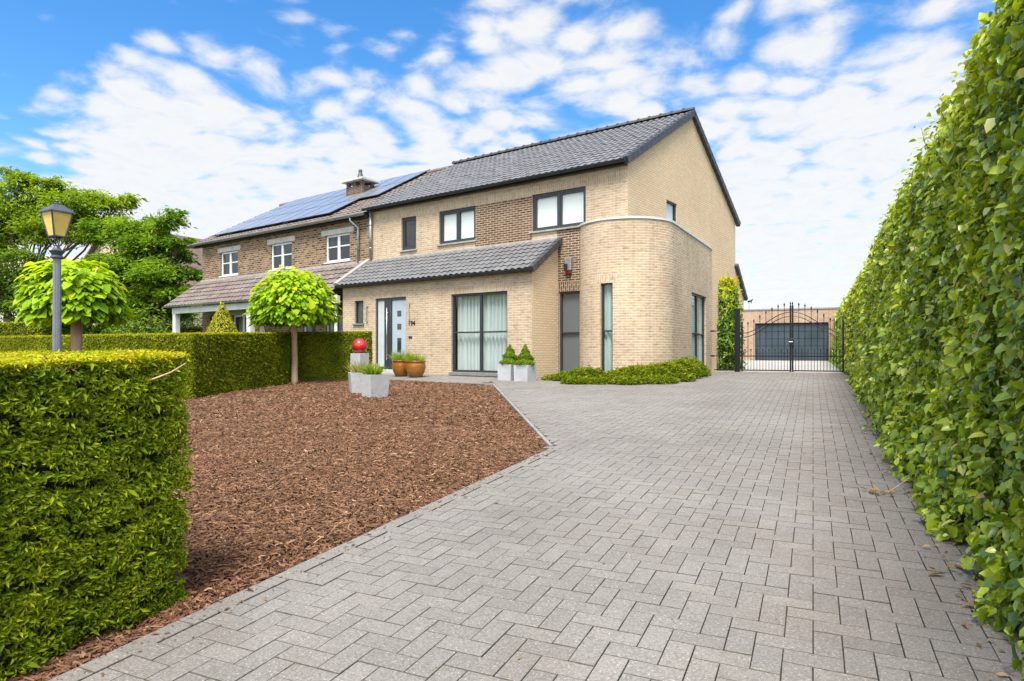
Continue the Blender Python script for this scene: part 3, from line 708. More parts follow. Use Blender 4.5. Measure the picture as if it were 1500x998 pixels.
# chimney on the front slope
ch = MB(); cu, cv = -21.0, 17.9; cz = 7.72
x, y = hw(cu, cv); uvbox(ch, (x, y, cz-.4), (1.0, .66, 1.3), -AH); M['brick_ch'] = m_brick('chimney_brick', (.085, .055, .042), (.20, .135, .10), (.24, .20, .17), mort=.014, depth=.8); chim = ch.build('chimney', M['brick_ch'], nroof)
for du in (-.42, 0, .42):
    for dv in (-.26, .26): X, Y = hw(cu+du, cv+dv); cm = MB(); uvbox(cm, (X, Y, cz+.345), (.15, .12, .19), -AH); cm.build('pier', M['brick_ch'], chim)
cm = MB(); cm.box((x, y, cz-.62), (1.03, .69, .50), -AH); cm.build('flashing', m_plain('lead_sheet', (.13, .12, .13), .6, .2), chim)
cm = MB(); cm.box((x, y, cz+.485), (1.34, .98, .09), -AH); cm.build('cap_slab', M['concrete'], chim, bevel=.01)
cm = MB(); cm.lathe((x, y, cz+.53), [(.19, 0), (.17, .06), (.10, .26), (.065, .36), (.085, .40), (.06, .48), (.001, .50)], 14); cm.build('chimney_pot', M['ridge'], chim)
# porch roof, beam and posts
sp, Lp = slope(V2-.35, 3.10, V1-.01, 4.28); op = Vector(hw(NU0-.18, V2-.35, 3.10)); WP = U0-.25-(NU0-.18)
pr, npn = tile_roof('porch_roof', nb, op, eu, sp, WP, Lp, M['tile_brown'], .26, .34, .018, .034, 6)
mb = MB(); bar(mb, nf, 0, nf.len-.3, 4.24, 4.34, -.09, -.003); mb.build('lead_flashing', M['mortar_flash'], pr)
gutter('porch_gutter', nb, hw(NU0-.2, V2-.36, 3.09), hw(U0-.28, V2-.36, 3.09), .055, 'zinc')
pp = Path((NU0+.25, V2-.15), (U0-.05, V2-.15)); mb = MB(); bar(mb, pp, 0, pp.len, 2.78, 3.03, -.06, .08); mb.build('porch_beam', M['off_white'], nb, bevel=.01)
mb = MB(); bar(mb, pp, .02, .26, .5, 2.779, -.05, .16); mb.build('porch_post', M['off_white'], nb, bevel=.012)
mb = MB(); bar(mb, pp, 5.6, 5.84, .5, 2.779, -.05, .16); mb.build('porch_post', M['off_white'], nb, bevel=.012)

# =================================================================== GARAGE at the end of the drive
YG = 39.6
def gx(px, Y=YG):          # world X where the photo column px meets the plane Y
    dx = (px-750)/F; return Y*(dx*math.cos(AD)-math.sin(AD))/(dx*math.sin(AD)+math.cos(AD))
class YPath:
    def __init__(s, Y, x0): s.Y = Y; s.x0 = x0; s.cuts = []
    def P(s, t, z, d=0.0): return (s.x0+t, s.Y+d, z)
gp = YPath(YG, gx(1040)); gar = thing('garage', 'low flat roofed brick garage with wide dark blue door behind the gate', 'garage', (gx(1150), YG, gz(0, YG)))
gl = gx(1260)-gp.x0; mb = MB(); zg = gz(0, YG)
dl, dr_ = gx(1106)-gp.x0, gx(1214)-gp.x0
wall(mb, gp, 0, gl, zg-.1, zg+2.86, [(dl, dr_, zg, zg+2.12)], reveal=.18)
for xx, d in ((0, 1), (gl, -1)):
    q = [(xx, zg-.1, 0), (xx, zg-.1, 6), (xx, zg+2.86, 6), (xx, zg+2.86, 0)]; mb.quad([gp.P(*k) for k in q], [(k[2], k[1]) for k in q])
q = [gp.P(0, zg+2.8, 0), gp.P(gl, zg+2.8, 0), gp.P(gl, zg+2.8, 6), gp.P(0, zg+2.8, 6)]; mb.quad(q)
mb.build('wall', M['brick_garage'], gar)
mb = MB(); bar(mb, gp, -.03, gl+.03, zg+2.855, zg+2.93, -.04, .3); mb.build('coping', M['zinc'], gar)
mb = MB(); bar(mb, gp, dl-.05, dr_+.05, zg-.05, zg+2.2, .20, .24); mb.build('door_backing', M['black'], gar)
mb = MB(); n = 5
for i in range(n):
    z0 = zg+.01+i*2.04/n; bar(mb, gp, dl+.06, dr_-.06, z0, z0+2.04/n-.018, .13, .17)
gdo = mb.build('door', M['garage_door'], gar)
mb = MB(); bar(mb, gp, dl, dl+.06, zg, zg+2.12, .08, .18); bar(mb, gp, dr_-.06, dr_, zg, zg+2.12, .08, .18); bar(mb, gp, dl+.06, dr_-.06, zg+2.05, zg+2.12, .08, .18)
mb.build('door_frame', M['black'], gdo)
wx = gx(1096); wv = thing('weather_vane', 'small dark animal shaped weather vane on a thin rod above the garage roof', 'weather vane', (wx, YG+.6, zg+2.8))
mb = MB(); mb.tube([(wx, YG+.6, zg+2.8), (wx, YG+.6, zg+3.32)], .018, 6); mb.build('rod', M['zinc'], wv)
mb = MB(); c = Vector((wx+.05, YG+.6, zg+3.42)); mb.tube([c+Vector((-.12, 0, .0)), c+Vector((-.06, 0, .02)), c+Vector((.05, 0, .02)), c+Vector((.11, 0, .09)), c+Vector((.16, 0, .13))], [.03, .055, .055, .035, .02], 8)
for dx in (-.09, -.05, .05, .08): mb.tube([c+Vector((dx, 0, 0)), c+Vector((dx, 0, -.12))], .014, 5)
mb.tube([c+Vector((-.12, 0, .02)), c+Vector((-.16, 0, -.04))], .014, 5); mb.build('animal', M['black_iron'], wv)

# =================================================================== GATE
YT = 21.75; zt = gz(0, YT)
def gy(py, px):            # height where the photo row py meets the gate plane at column px
    dx = (px-750)/F; D = YT/(dx*math.sin(AD)+math.cos(AD)); return zat(py, D)
X0, XC, X1 = gx(1087, YT), gx(1159.5, YT), gx(1235, YT)
gate = thing('driveway_gate', 'black wrought iron double gate with arched top and spear finials across the drive', 'gate', (XC, YT, zt))
def spear(mb, x, z, h=.11):
    mb.lathe((x, YT, z), [(.009, 0), (.022, .012), (.010, .03), (.026, .055), (.001, h)], 8)
zr = lambda f: 1.78+(2.42-1.78)*(.5-.5*math.cos(PI*f))        # arch rail height, f 0 (hinge) .. 1 (middle)
zm = gy(522, 1160); zb = zt+.06
tops = [2.16, 2.09, 2.16, 2.29, 2.42, 2.52, 2.60, 2.64]
for side in (0, 1):
    xa, xb = (X0, XC-.03) if side == 0 else (X1, XC+.03); mb = MB()
    mb.box((xa, YT, (zt+.02+2.05)/2), (.05, .05, 2.05-zt-.02)); mb.box((xb, YT, (zt+.02+2.62)/2), (.05, .05, 2.62-zt-.02))
    spear(mb, xa, 2.05, .13); spear(mb, xb, 2.62, .13)
    L = xb-xa
    mb.box(((xa+xb)/2, YT, zb), (abs(L)-.05, .035, .035)); mb.box(((xa+xb)/2, YT, zm), (abs(L)-.05, .032, .032))
    for off in (0, -.13):
        mb.tube([(xa+L*k/16, YT, zr(k/16)+off) for k in range(17)], .014, 6)
    for k in range(1, 8):
        x = xa+L*k/8; mb.tube([(x, YT+.001, zb), (x, YT+.001, tops[k]-.04)], .0095, 6); spear(mb, x, tops[k]-.05, .13)
    for k in range(8):
        x = xa+L*(k+.5)/8; mb.tube([(x, YT+.001, zb), (x, YT+.001, zm+.16)], .0085, 6); spear(mb, x, zm+.15, .08)
    o = mb.build('gate_leaf', M['black_iron'], gate)
mb = MB(); mb.box((XC, YT-.04, gy(501, 1160)), (.13, .07, .22)); lk = mb.build('lock', M['black'], gate, bevel=.008)
mb = MB(); mb.tube([(XC+.03, YT-.07, gy(501, 1160)), (XC+.03, YT-.12, gy(501, 1160)), (XC-.07, YT-.12, gy(501, 1160))], .012, 8); mb.build('handle', M['steel'], lk)
xl = gx(1080, YT); mb = MB(); mb.box((xl, YT+.02, (zt-.05+gy(452, 1080))/2), (.16, .12, gy(452, 1080)-zt+.05)); mb.build('gate_post', M['black_iron'], gate, bevel=.006)
xr = gx(1243.5, YT); mb = MB(); mb.box((xr, YT+.02, (zt-.05+1.98)/2), (.11, .11, 1.98-zt+.05)); mb.build('gate_post', M['black_iron'], gate, bevel=.006)
mb = MB()                  # fence piece that fills the gap to the tower
xf = gx(1046, YT); xe = xl-.09
for z in (zb, zm, gy(485, 1060)): mb.box(((xf+xe)/2, YT+.02, z), (xe-xf, .03, .03))
for k in range(1, 7): x = xf+(xe-xf)*k/7; mb.tube([(x, YT+.021, zb), (x, YT+.021, zm+.14)], .009, 6)
for z in (zm, gy(485, 1060)): mb.box((xf-.05, YT-.02, z), (.12, .05, .05))
mb.build('side_panel', M['black_iron'], gate)

# =================================================================== GROUND
def sheet(name, polyfn, x0, x1, y0, y1, nx, ny, dz, mat, kind='structure'):
    xs = np.linspace(x0, x1, nx) if not isinstance(nx, np.ndarray) else nx; ys = np.linspace(y0, y1, ny) if not isinstance(ny, np.ndarray) else ny
    XX, YY = np.meshgrid(xs, ys); Z = g(XX, YY)+dz; V = np.stack([XX, YY, Z], -1).reshape(-1, 3)
    n = len(xs); ii, jj = np.meshgrid(np.arange(len(ys)-1), np.arange(n-1), indexing='ij'); k = (ii*n+jj).ravel()
    Fq = np.stack([k, k+1, k+n+1, k+n], 1)
    if polyfn is not None:
        c = V[Fq].mean(1); Fq = Fq[polyfn(c[:, 0], c[:, 1])]
    me = bpy.data.meshes.new(name); me.from_pydata(V.tolist(), [], Fq.tolist()); me.update()
    return tag(link(name, me, mat), kind=kind)
gxs = np.concatenate([np.array([-900, -400, -200, -120, -80, -60]), np.linspace(-45, 15, 41), np.array([25, 40, 80, 150, 300, 700])])
gys = np.concatenate([np.array([-60, -20, -8, -3]), np.linspace(0, 60, 61), np.array([70, 90, 130, 200, 400, 900])])
sheet('ground', None, 0, 0, 0, 0, gxs, gys, -.09, M['earth'])

def inpoly(poly):
    P = np.array(poly)
    def fn(x, y):
        x = np.asarray(x); y = np.asarray(y); c = np.zeros(x.shape, bool); n = len(P)
        for i in range(n):
            x1, y1 = P[i]; x2, y2 = P[(i+1) % n]
            if abs(y2-y1) < 1e-9: continue
            hit = ((y1 > y) != (y2 > y)) & (x < (x2-x1)*(y-y1)/(y2-y1)+x1); c ^= hit
        return c
    return fn
K0, K1 = (-2.53, 6.50), (-6.79, 13.62)
paved = [(-2.53, -.6), K0, K1, hw(-16.3, 11.9), hw(-17.0, 14.0), hw(-9.3, 14.0), hw(-8.2, 15.2), hw(-7.3, 16.2), hw(-7.4, 21.0), (-3.2, 21.9), (1.6, 21.9), (1.4, -.6)]
# paving stones: herringbone, each stone chamfered
a = .105; inside = inpoly([(-2.425, -.6), (-2.425, 6.30), (-6.98, 13.55)]+paved[3:])
ix = np.arange(int(-16/a), int(1.7/a)); iy = np.arange(int(-.6/a), int(22/a)); IX, IY = [q.ravel() for q in np.meshgrid(ix, iy)]
mod = (IX+IY) % 4
rx, ry = [], []
hz = mod == 0; vt = mod == 2
cx = np.concatenate([(IX[hz]+1)*a, (IX[vt]+.5)*a]); cy = np.concatenate([(IY[hz]+.5)*a, (IY[vt]+1)*a])
hx = np.concatenate([np.full(hz.sum(), a), np.full(vt.sum(), a/2)]); hy = np.concatenate([np.full(hz.sum(), a/2), np.full(vt.sum(), a)])
k = inside(cx, cy); cx, cy, hx, hy = cx[k], cy[k], hx[k], hy[k]
rot = np.zeros(len(cx))
def row(p, q, lx, ly, side):      # soldier/edge row from p to q
    p, q = np.array(p), np.array(q); d = q-p; L = np.linalg.norm(d); d /= L; n = int(L/lx); c = p+d*((np.arange(n)+.5)*L/n)[:, None]+np.array([d[1], -d[0]])*side*ly/2
    return c[:, 0], c[:, 1], np.full(n, L/n/2), np.full(n, ly/2), np.full(n, math.atan2(d[1], d[0]))
e1 = row((-2.53, -.6), (-2.53, 6.45), .21, .105, 1)
cx, cy, hx, hy, rot = [np.concatenate(t) for t in zip((cx, cy, hx, hy, rot), e1)]
n = len(cx); gap = .0010+R.uniform(0, .0007, n); ch_ = .0016
ang = rot+R.normal(0, .004, n); ca, sa = np.cos(ang), np.sin(ang); tz = R.normal(0, .0008, n); tx, ty = R.normal(0, .004, n), R.normal(0, .004, n)
VV = []
for zz, ins in ((0.0, ch_), (-.0028, 0.0), (-.03, 0.0)):
    for sx, sy in ((-1, -1), (1, -1), (1, 1), (-1, 1)):
        lx = sx*(hx-gap-ins); ly = sy*(hy-gap-ins); X = cx+lx*ca-ly*sa; Y = cy+lx*sa+ly*ca
        kd = np.array(K1)-np.array(K0); kd = kd/np.linalg.norm(kd); off = (X-K0[0])*kd[1]-(Y-K0[1])*kd[0]-.012      # distance right of the kerb
        push = np.where((off < 0) & (off > -.4) & (Y > 6.46) & (cx > -7.2), -off, 0.0); X = X+push*kd[1]; Y = Y-push*kd[0]
        VV.append(np.stack([X, Y, g(X, Y)+zz+tz+lx*tx+ly*ty], 1))
V = np.stack(VV, 1).reshape(-1, 3)
tm = [(0, 1, 2, 3)]+[(4+i, 4+(i+1) % 4, (i+1) % 4, i) for i in range(4)]+[(8+i, 8+(i+1) % 4, 4+(i+1) % 4, 4+i) for i in range(4)]
tone = np.clip(R.normal(.5, .11, n)+.14*wob(cx, cy, .5, 3), 0, 1)
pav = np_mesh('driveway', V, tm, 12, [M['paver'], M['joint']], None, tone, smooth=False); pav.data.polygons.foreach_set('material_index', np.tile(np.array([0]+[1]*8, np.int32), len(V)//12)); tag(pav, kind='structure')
sheet('driveway_bed', inpoly(paved), -17, 1.8, -.8, 22, 180, 220, -.013, M['joint'])
sheet('yard', None, gx(1030, 30)-3, 3.0, 21.93, 40, 12, 40, -.012, M['yard'])
# pale kerb with a dark joint along the bed
def strip(name, p, q, w0, w1, h0, h1, mat, n=12):
    p, q = np.array(p), np.array(q); d = (q-p)/np.linalg.norm(q-p); o = np.array([d[1], -d[0]]); mb = MB()
    for i in range(n):
        a_, b_ = p+(q-p)*i/n, p+(q-p)*((i+1)/n)
        c4 = [a_+o*w0, b_+o*w0, b_+o*w1, a_+o*w1]
        mb.hexa([(c[0], c[1], gz(*c)+h0) for c in c4]+[(c[0], c[1], gz(*c)+h1) for c in c4])
    return mb.build(name, M[mat])
tag(strip('kerb', K0, K1, -.042, .0, -.06, .012, 'kerb', 18), kind='structure')
tag(strip('kerb_joint', K0, K1, .0015, .011, -.06, .004, 'anth', 18), kind='structure')
tag(strip('path_kerb', K1, hw(-16.3, 11.9), -.05, .0, -.06, .010, 'kerb', 18), kind='structure')
bed = [(-2.535, .3), (-2.535, 6.50), (-6.80, 13.58), hw(-16.3, 11.86), hw(-17.5, 6.4), (-15, .3)]
inbed = inpoly(bed)
sheet('mulch_bed', inbed, -18, -2.5, .2, 16, 200, 200, -.045, M['mulchbed'])

# =================================================================== BARK MULCH
def chips(n, xr, yr, Lm, lift):
    X = R.uniform(*xr, n); Y = R.uniform(*yr, n); k = inbed(X, Y) & inbed(X+.02, Y) & inbed(X, Y+.02); X, Y = X[k], Y[k]; n = len(X)
    hump = .018*wob(X, Y, 1.7, 5)+.012*wob(X, Y, 6, 6)
    Z = g(X, Y)-.025+hump+R.uniform(0, 1, n)**2*lift
    edge = np.clip((-2.53-X)/.25, 0, 1); Z -= (1-edge)*.02
    th = R.uniform(0, 2*PI, n); el = R.normal(0, .28, n); A = np.stack([np.cos(th)*np.cos(el), np.sin(th)*np.cos(el), np.sin(el)], 1)
    N = unit(np.stack([R.normal(0, .45, n), R.normal(0, .45, n), np.ones(n)], 1)); N = unit(N-A*np.sum(A*N, 1, keepdims=True)); B = np.cross(N, A)
    L = (Lm*np.exp(R.normal(0, .40, n)))[:, None]; W = (Lm*.21*np.exp(R.normal(0, .35, n)))[:, None]; P = np.stack([X, Y, Z], 1); cv = R.normal(0, .42, n)[:, None]; cn = np.abs(R.normal(0, .18, n))[:, None]
    o = []
    for t, w in ((-.5, .55), (0, 1.0), (.5, .45)):
        c = P+A*L*t+B*L*cv*(t*t*4-.5)*.5-N*L*cn*(t*t*4)*.5
        o += [c-B*W*w*.5-N*W*.25, c+N*W*.22, c+B*W*w*.5-N*W*.25]
    return np.stack(o, 1).reshape(-1, 3), n
CH = ((0, 1, 4, 3), (1, 2, 5, 4), (3, 4, 7, 6), (4, 5, 8, 7))
c1, n1_ = chips(125000, (-7.5, -2.5), (1.7, 7.5), .047, .028)
c3, n3_ = chips(9000, (-2.95, -2.5), (.9, 2.2), .045, .03)
c4, n4_ = chips(26000, (-14, -7.4), (1.6, 6.6), .062, .03)
c2, n2_ = chips(90000, (-13.5, -2.5), (6.5, 14.6), .062, .03)
tn = np.clip(R.beta(2.2, 2.4, n1_+n2_+n3_+n4_), 0, 1)
o = np_mesh('bark_mulch', np.concatenate([c1, c2, c3, c4]), CH, 9, M['chip'], None, tn, smooth=False); tag(o, kind='stuff')
o['label'] = 'reddish brown bark chips covering the front garden bed'

# =================================================================== HEDGES
def box_core(name, parent, pts, z0f, z1f, mat):     # closed block along a polyline of (left, right) pairs
    mb = MB()
    for (a0, b0), (a1, b1) in zip(pts[:-1], pts[1:]):
        q = [a0, b0, b1, a1]; mb.hexa([(x, y, z0f(x, y)) for x, y in q]+[(x, y, z1f(x, y)) for x, y in q])
    return mb.build(name, M[mat], parent)

# tall broad-leaved hedge right of the drive
hd_r = thing('tall_hedge', 'tall broad leaved green hedge running the length of the drive', 'hedge', (1.6, 18, gz(0, 18)))
HT = 3.36
xface = lambda Y: np.interp(Y, [0, 3, 9, 19, 24, 42], [.74, .73, .70, .88, .90, .92])
ys = [.6, 2, 4, 6, 9, 12, 16, 20, 25, 30, 36, 41.5]
box_core('branches', hd_r, [((float(xface(y))+.42, y), (2.6, y)) for y in ys], lambda x, y: gz(x, y)-.1, lambda x, y: HT-.22, 'hedgecore')
Vs, ts = [], []
def hedge_face(n, y0, y1, size, deep=.2, fine=True):
    Y = R.uniform(y0, y1, n); zz = R.uniform(0, 1, n); Zg = g(0, Y); Z = Zg+.02+zz*(HT-Zg)
    bulge = .06*wob(Y*1.0, Z*1.4, 1.2, 21)+.045*wob(Y, Z, 3.5, 22)
    lean = -.27*np.clip((Z-Zg)/(HT-Zg), 0, 1)**.8
    dep = R.uniform(0, 1, n)**1.6*deep
    hole = wob(Y*1.3, Z*1.6, 1.9, 23)+.4*wob(Y, Z, 6, 24)
    keep = ~((hole > .80) & (R.uniform(0, 1, n) < .9))
    top = np.clip((Z-(HT-.35))/.35, 0, 1)
    X = xface(Y)+bulge-lean+dep+top*top*.16
    tuft_ = wob(Y, Z, 9, 33)+.7*wob(Y, Z, 19, 34)           # sprays stand out, hollows lie between them
    X = X-.055*tuft_; keep &= ~((tuft_ < -.42) & (R.uniform(0, 1, n) < .72))
    X = np.where((zz < .04), X+R.uniform(-.06, .06, n), X)
    N = unit(np.stack([-1.0+R.normal(0, .7, n), R.normal(0, .75, n)-.1, .75+R.normal(0, .75, n)], 1))
    A = unit(np.stack([R.normal(-.35, .5, n), R.normal(0, .7, n), R.normal(-.55, .6, n)], 1))
    L = size*np.clip(np.exp(R.normal(-.02, .38, n)), .35, 1.75); W = L*R.uniform(.60, .88, n)
    cl = .16*wob(Y, Z, 2.3, 31)
    tn = np.clip(R.normal(.47, .19, n)+cl-.35*dep/deep+.10*(Z/HT-.4), 0, .92)  # inner leaves darker: the hedge's own shade is put into their tone
    sp = R.uniform(0, 1, n); tn = np.where(sp > .993, 1.0, np.where(sp > .97, .95, tn))
    P = np.stack([X, Y, Z], 1)[keep]
    return leaves(P, N[keep], A[keep], L[keep], W[keep], .18, .18, fine), tn[keep]
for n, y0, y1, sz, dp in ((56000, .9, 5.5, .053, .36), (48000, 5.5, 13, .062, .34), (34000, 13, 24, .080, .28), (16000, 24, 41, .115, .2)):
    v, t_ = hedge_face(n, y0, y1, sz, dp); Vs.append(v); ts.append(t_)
n = 9000                                    # ragged top and stray shoots
Y = 1+40*R.uniform(0, 1, n)**1.7; X = xface(Y)+.27+R.uniform(0, 1.2, n); Z = HT+.04*wob(X, Y, 3, 41)+R.exponential(.045, n)-.06
N = unit(np.stack([R.normal(-.3, .5, n), R.normal(0, .5, n), np.ones(n)], 1)); A = rdir(n); A[:, 2] = np.abs(A[:, 2])*.6
L = .06*np.clip(np.exp(R.normal(0, .25, n)), .5, 1.4); Vs.append(leaves(np.stack([X, Y, Z], 1), N, A, L, L*.7, .2, .15)); ts.append(np.clip(R.normal(.5, .18, n), 0, 1))
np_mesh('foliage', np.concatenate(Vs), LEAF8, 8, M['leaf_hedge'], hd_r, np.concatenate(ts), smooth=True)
mb = MB(); k = 0
while k < 520:                              # bare stems where the leaves are thin
    y = 1.4+14*random.random()**1.4; z = gz(0, y)+.1+random.random()*(HT-.5)
    if wob(np.array([y*1.3]), np.array([z*1.6]), 1.9, 23)[0]+.4*wob(np.array([y]), np.array([z]), 6, 24)[0] < .7 and random.random() < .93: continue
    k += 1; x = float(xface(y))+.27*(z/HT)+random.uniform(.06, .30)
    p = Vector((x, y, z)); d = Vector((random.gauss(-.1, .3), random.gauss(0, 1), random.gauss(.1, .8))).normalized(); L = random.uniform(.10, .4)
    q = p+d*L*.5+Vector((random.gauss(0, .02), random.gauss(0, .02), random.gauss(0, .03))); mb.tube([p, q, p+d*L], [.0045, .0035, .0015], 4, False)
for i in range(16):
    y = 2+34*random.random(); x = float(xface(y))+random.uniform(.32, .6); p = Vector((x, y, HT-.1)); mb.tube([p, p+Vector((random.gauss(-.06, .05), random.gauss(0, .05), random.uniform(.12, .2)))], [.004, .001], 4, False)
tag(mb.build('twigs', M['twig'], hd_r), kind='stuff')
for pts, r in    (([(.94, 2.42, 2.42), (.85, 2.43, 2.3), (.82, 2.42, 2.13)], [.010, .022, .012]), ([(.81, 2.42, 2.10), (.79, 2.45, 2.0), (.79, 2.48, 1.9)], [.018, .012, .004])):
    mb = MB(); mb.tube(pts, r, 7); mb.build('broken_stem', M['bark_pale'], hd_r, smooth=True)

def clipped(name, label, path, width, height, dens, size, mat, coremat, fine=False, group=None, inset=.05, top_tone=.25, zf=None, base_t=.45, end=True, wobble=.02, stretch=2.6, gaps=0.0):
    """clipped hedge along a polyline (its centre line): a core and a skin of small sprays"""
    path = [np.array(p, float) for p in path]; zf = zf or (lambda x, y: g(x, y)); m = path[len(path)//2]
    t = thing(name, label, 'hedge', (m[0], m[1], float(zf(m[0], m[1]))), group)
    # offset outline
    def offs(w):
        out = []
        for i, p in enumerate(path):
            un = lambda q: q/np.linalg.norm(q)
            d = un(path[i+1]-path[i]) if i == 0 else un(path[i]-path[i-1]) if i == len(path)-1 else un(un(path[i+1]-path[i])+un(path[i]-path[i-1])); nrm = np.array([d[1], -d[0]])
            if 0 < i < len(path)-1:
                d1 = (path[i]-path[i-1])/np.linalg.norm(path[i]-path[i-1]); c = abs(np.dot(nrm, np.array([d1[1], -d1[0]]))); k = 1/max(c, .5)
            else: k = 1
            out.append((p-nrm*w*k, p+nrm*w*k))
        return out
    w = width/2; pr = offs(w-inset); e0 = (path[1]-path[0]); e0 /= np.linalg.norm(e0); e1_ = path[-1]-path[-2]; e1_ /= np.linalg.norm(e1_)
    pr[0] = tuple(q+e0*inset for q in pr[0]); pr[-1] = tuple(q-e1_*inset for q in pr[-1])
    box_core('branches', t, [(tuple(a_), tuple(b_)) for a_, b_ in pr], lambda x, y: float(zf(x, y))-.12, lambda x, y: float(zf(x, y))+height-inset, coremat)
    P, N, Tn = [], [], []
    fo = offs(w)
    def face(a_, b_, nrm):
        see = -np.dot(nrm, (a_+b_)/2) > -.3      # sides turned away from the drive are kept sparse
        L = np.linalg.norm(b_-a_); n = int(L*height*dens*(1 if see else .25)); u = R.uniform(0, 1, n); h = R.uniform(0, 1, n)
        xy = a_+(b_-a_)*u[:, None]; dep = R.uniform(0, 1, n)**1.5*inset*1.3; s_ = u*L
        bl = wobble*wob(s_, h*height, 3.2, int(abs(a_[0]*13)) % 50)+wobble*.6*wob(s_, h*height, 11, 9)
        if gaps:
            k = wob(s_*11, h*height*19, 1.6, 12)+.9*wob(s_*26, h*height*42, 1.4, 13) < .46*gaps+R.normal(0, .12, n)
            u, h, xy, dep, s_, bl = u[k], h[k], xy[k], dep[k], s_[k], bl[k]; n = len(u)
        xy = xy+nrm*(bl-dep)[:, None]; z = zf(xy[:, 0], xy[:, 1])+h*height
        P.append(np.column_stack([xy, z])); N.append(np.tile(np.array([nrm[0], nrm[1], .35]), (n, 1)))
        Tn.append(base_t+.12*wob(s_, h*height*1.5, 4, 7)-.5*dep/inset*.5+R.normal(0, .16, n))  # deeper sprays darker: inner shade put into the tone
    for i in range(len(path)-1):
        d = path[i+1]-path[i]; d = d/np.linalg.norm(d); nr = np.array([d[1], -d[0]])
        face(fo[i][0], fo[i+1][0], -nr); face(fo[i][1], fo[i+1][1], nr)
        n = int(np.linalg.norm(path[i+1]-path[i])*width*dens*1.1); u = R.uniform(0, 1, n)[:, None]; v = R.uniform(0, 1, n)[:, None]
        q = (fo[i][0]*(1-u)+fo[i+1][0]*u)*(1-v)+(fo[i][1]*(1-u)+fo[i+1][1]*u)*v
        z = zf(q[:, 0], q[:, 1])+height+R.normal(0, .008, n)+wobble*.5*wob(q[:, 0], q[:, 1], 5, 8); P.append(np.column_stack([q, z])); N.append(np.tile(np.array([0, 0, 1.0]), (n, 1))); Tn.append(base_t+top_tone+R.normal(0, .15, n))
    if end:
        face(fo[0][0], fo[0][1], -e0); face(fo[-1][0], fo[-1][1], e1_)
    P = np.concatenate(P); N = np.concatenate(N); Tn = np.clip(np.concatenate(Tn), 0, 1); n = len(P)
    Nn = unit(N+R.normal(0, .45, (n, 3))); up_ = (N[:, 2] > .9)[:, None]; A = R.normal(0, 1, (n, 3)); A[:, 2] *= .45; A = A+np.where(up_, unit(N)*.12, unit(N)*.7)
    L = size*np.exp(R.normal(0, .3, n))*np.where(up_[:, 0], .8, 1)
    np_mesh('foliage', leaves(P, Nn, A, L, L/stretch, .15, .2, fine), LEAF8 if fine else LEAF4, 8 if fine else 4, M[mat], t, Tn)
    return t
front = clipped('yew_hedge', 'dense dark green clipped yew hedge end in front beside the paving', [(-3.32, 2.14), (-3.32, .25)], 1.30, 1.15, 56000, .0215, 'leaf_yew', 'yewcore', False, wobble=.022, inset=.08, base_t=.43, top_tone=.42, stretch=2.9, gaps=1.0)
# a second, hidden length runs on along the road
for k in range(14):
    mb = MB(); p = Vector((-2.69+random.uniform(-.05, .02), random.uniform(1.25, 2.1), random.uniform(.15, 1.1))); d = Vector((random.uniform(0, .4), random.gauss(0, 1), random.gauss(0, .7))).normalized(); L = random.uniform(.05, .15)
    mb.tube([p, p+d*L*.5+Vector((.01, 0, .01)), p+d*L], [.0022, .0018, .001], 4, False); mb.build('twig', M['bark'], front)
mb = MB(); p = Vector((-2.65, 1.93, 1.12)); mb.tube([p, p+Vector((.03, .07, .03)), p+Vector((.05, .13, .07))], [.004, .004, .002], 5)
mb.build('twig', M['bark_pale'], front)
H2 = 1.30
hb = clipped('boundary_hedge', 'olive green clipped yew hedge with a corner behind the ball tree', [hw(-25.5, 7.0), hw(-13.35, 7.0), hw(-15.05, 10.55), hw(-13.7, 12.05)], .72, 1.27, 5200, .042, 'leaf_yew_far', 'yewcore', False, wobble=.016, base_t=.58, top_tone=.35, stretch=2.2, inset=.035)
a_, b_ = at(-70, 27), at(74, 27); clipped('garden_hedge', 'taller clipped hedge far left behind the street lamp', [a_, b_], .8, zat(474.5, 27)-gz(*a_), 700, .10, 'leaf_yew_far', 'yewcore', base_t=.6, top_tone=.35)
a_, b_ = at(60, 33), at(330, 34); clipped('garden_hedge', 'low far clipped hedge running behind the white porch post', [a_, b_], .8, zat(480, 33)-gz(*a_), 600, .11, 'leaf_yew_far', 'yewcore', base_t=.6, top_tone=.35)

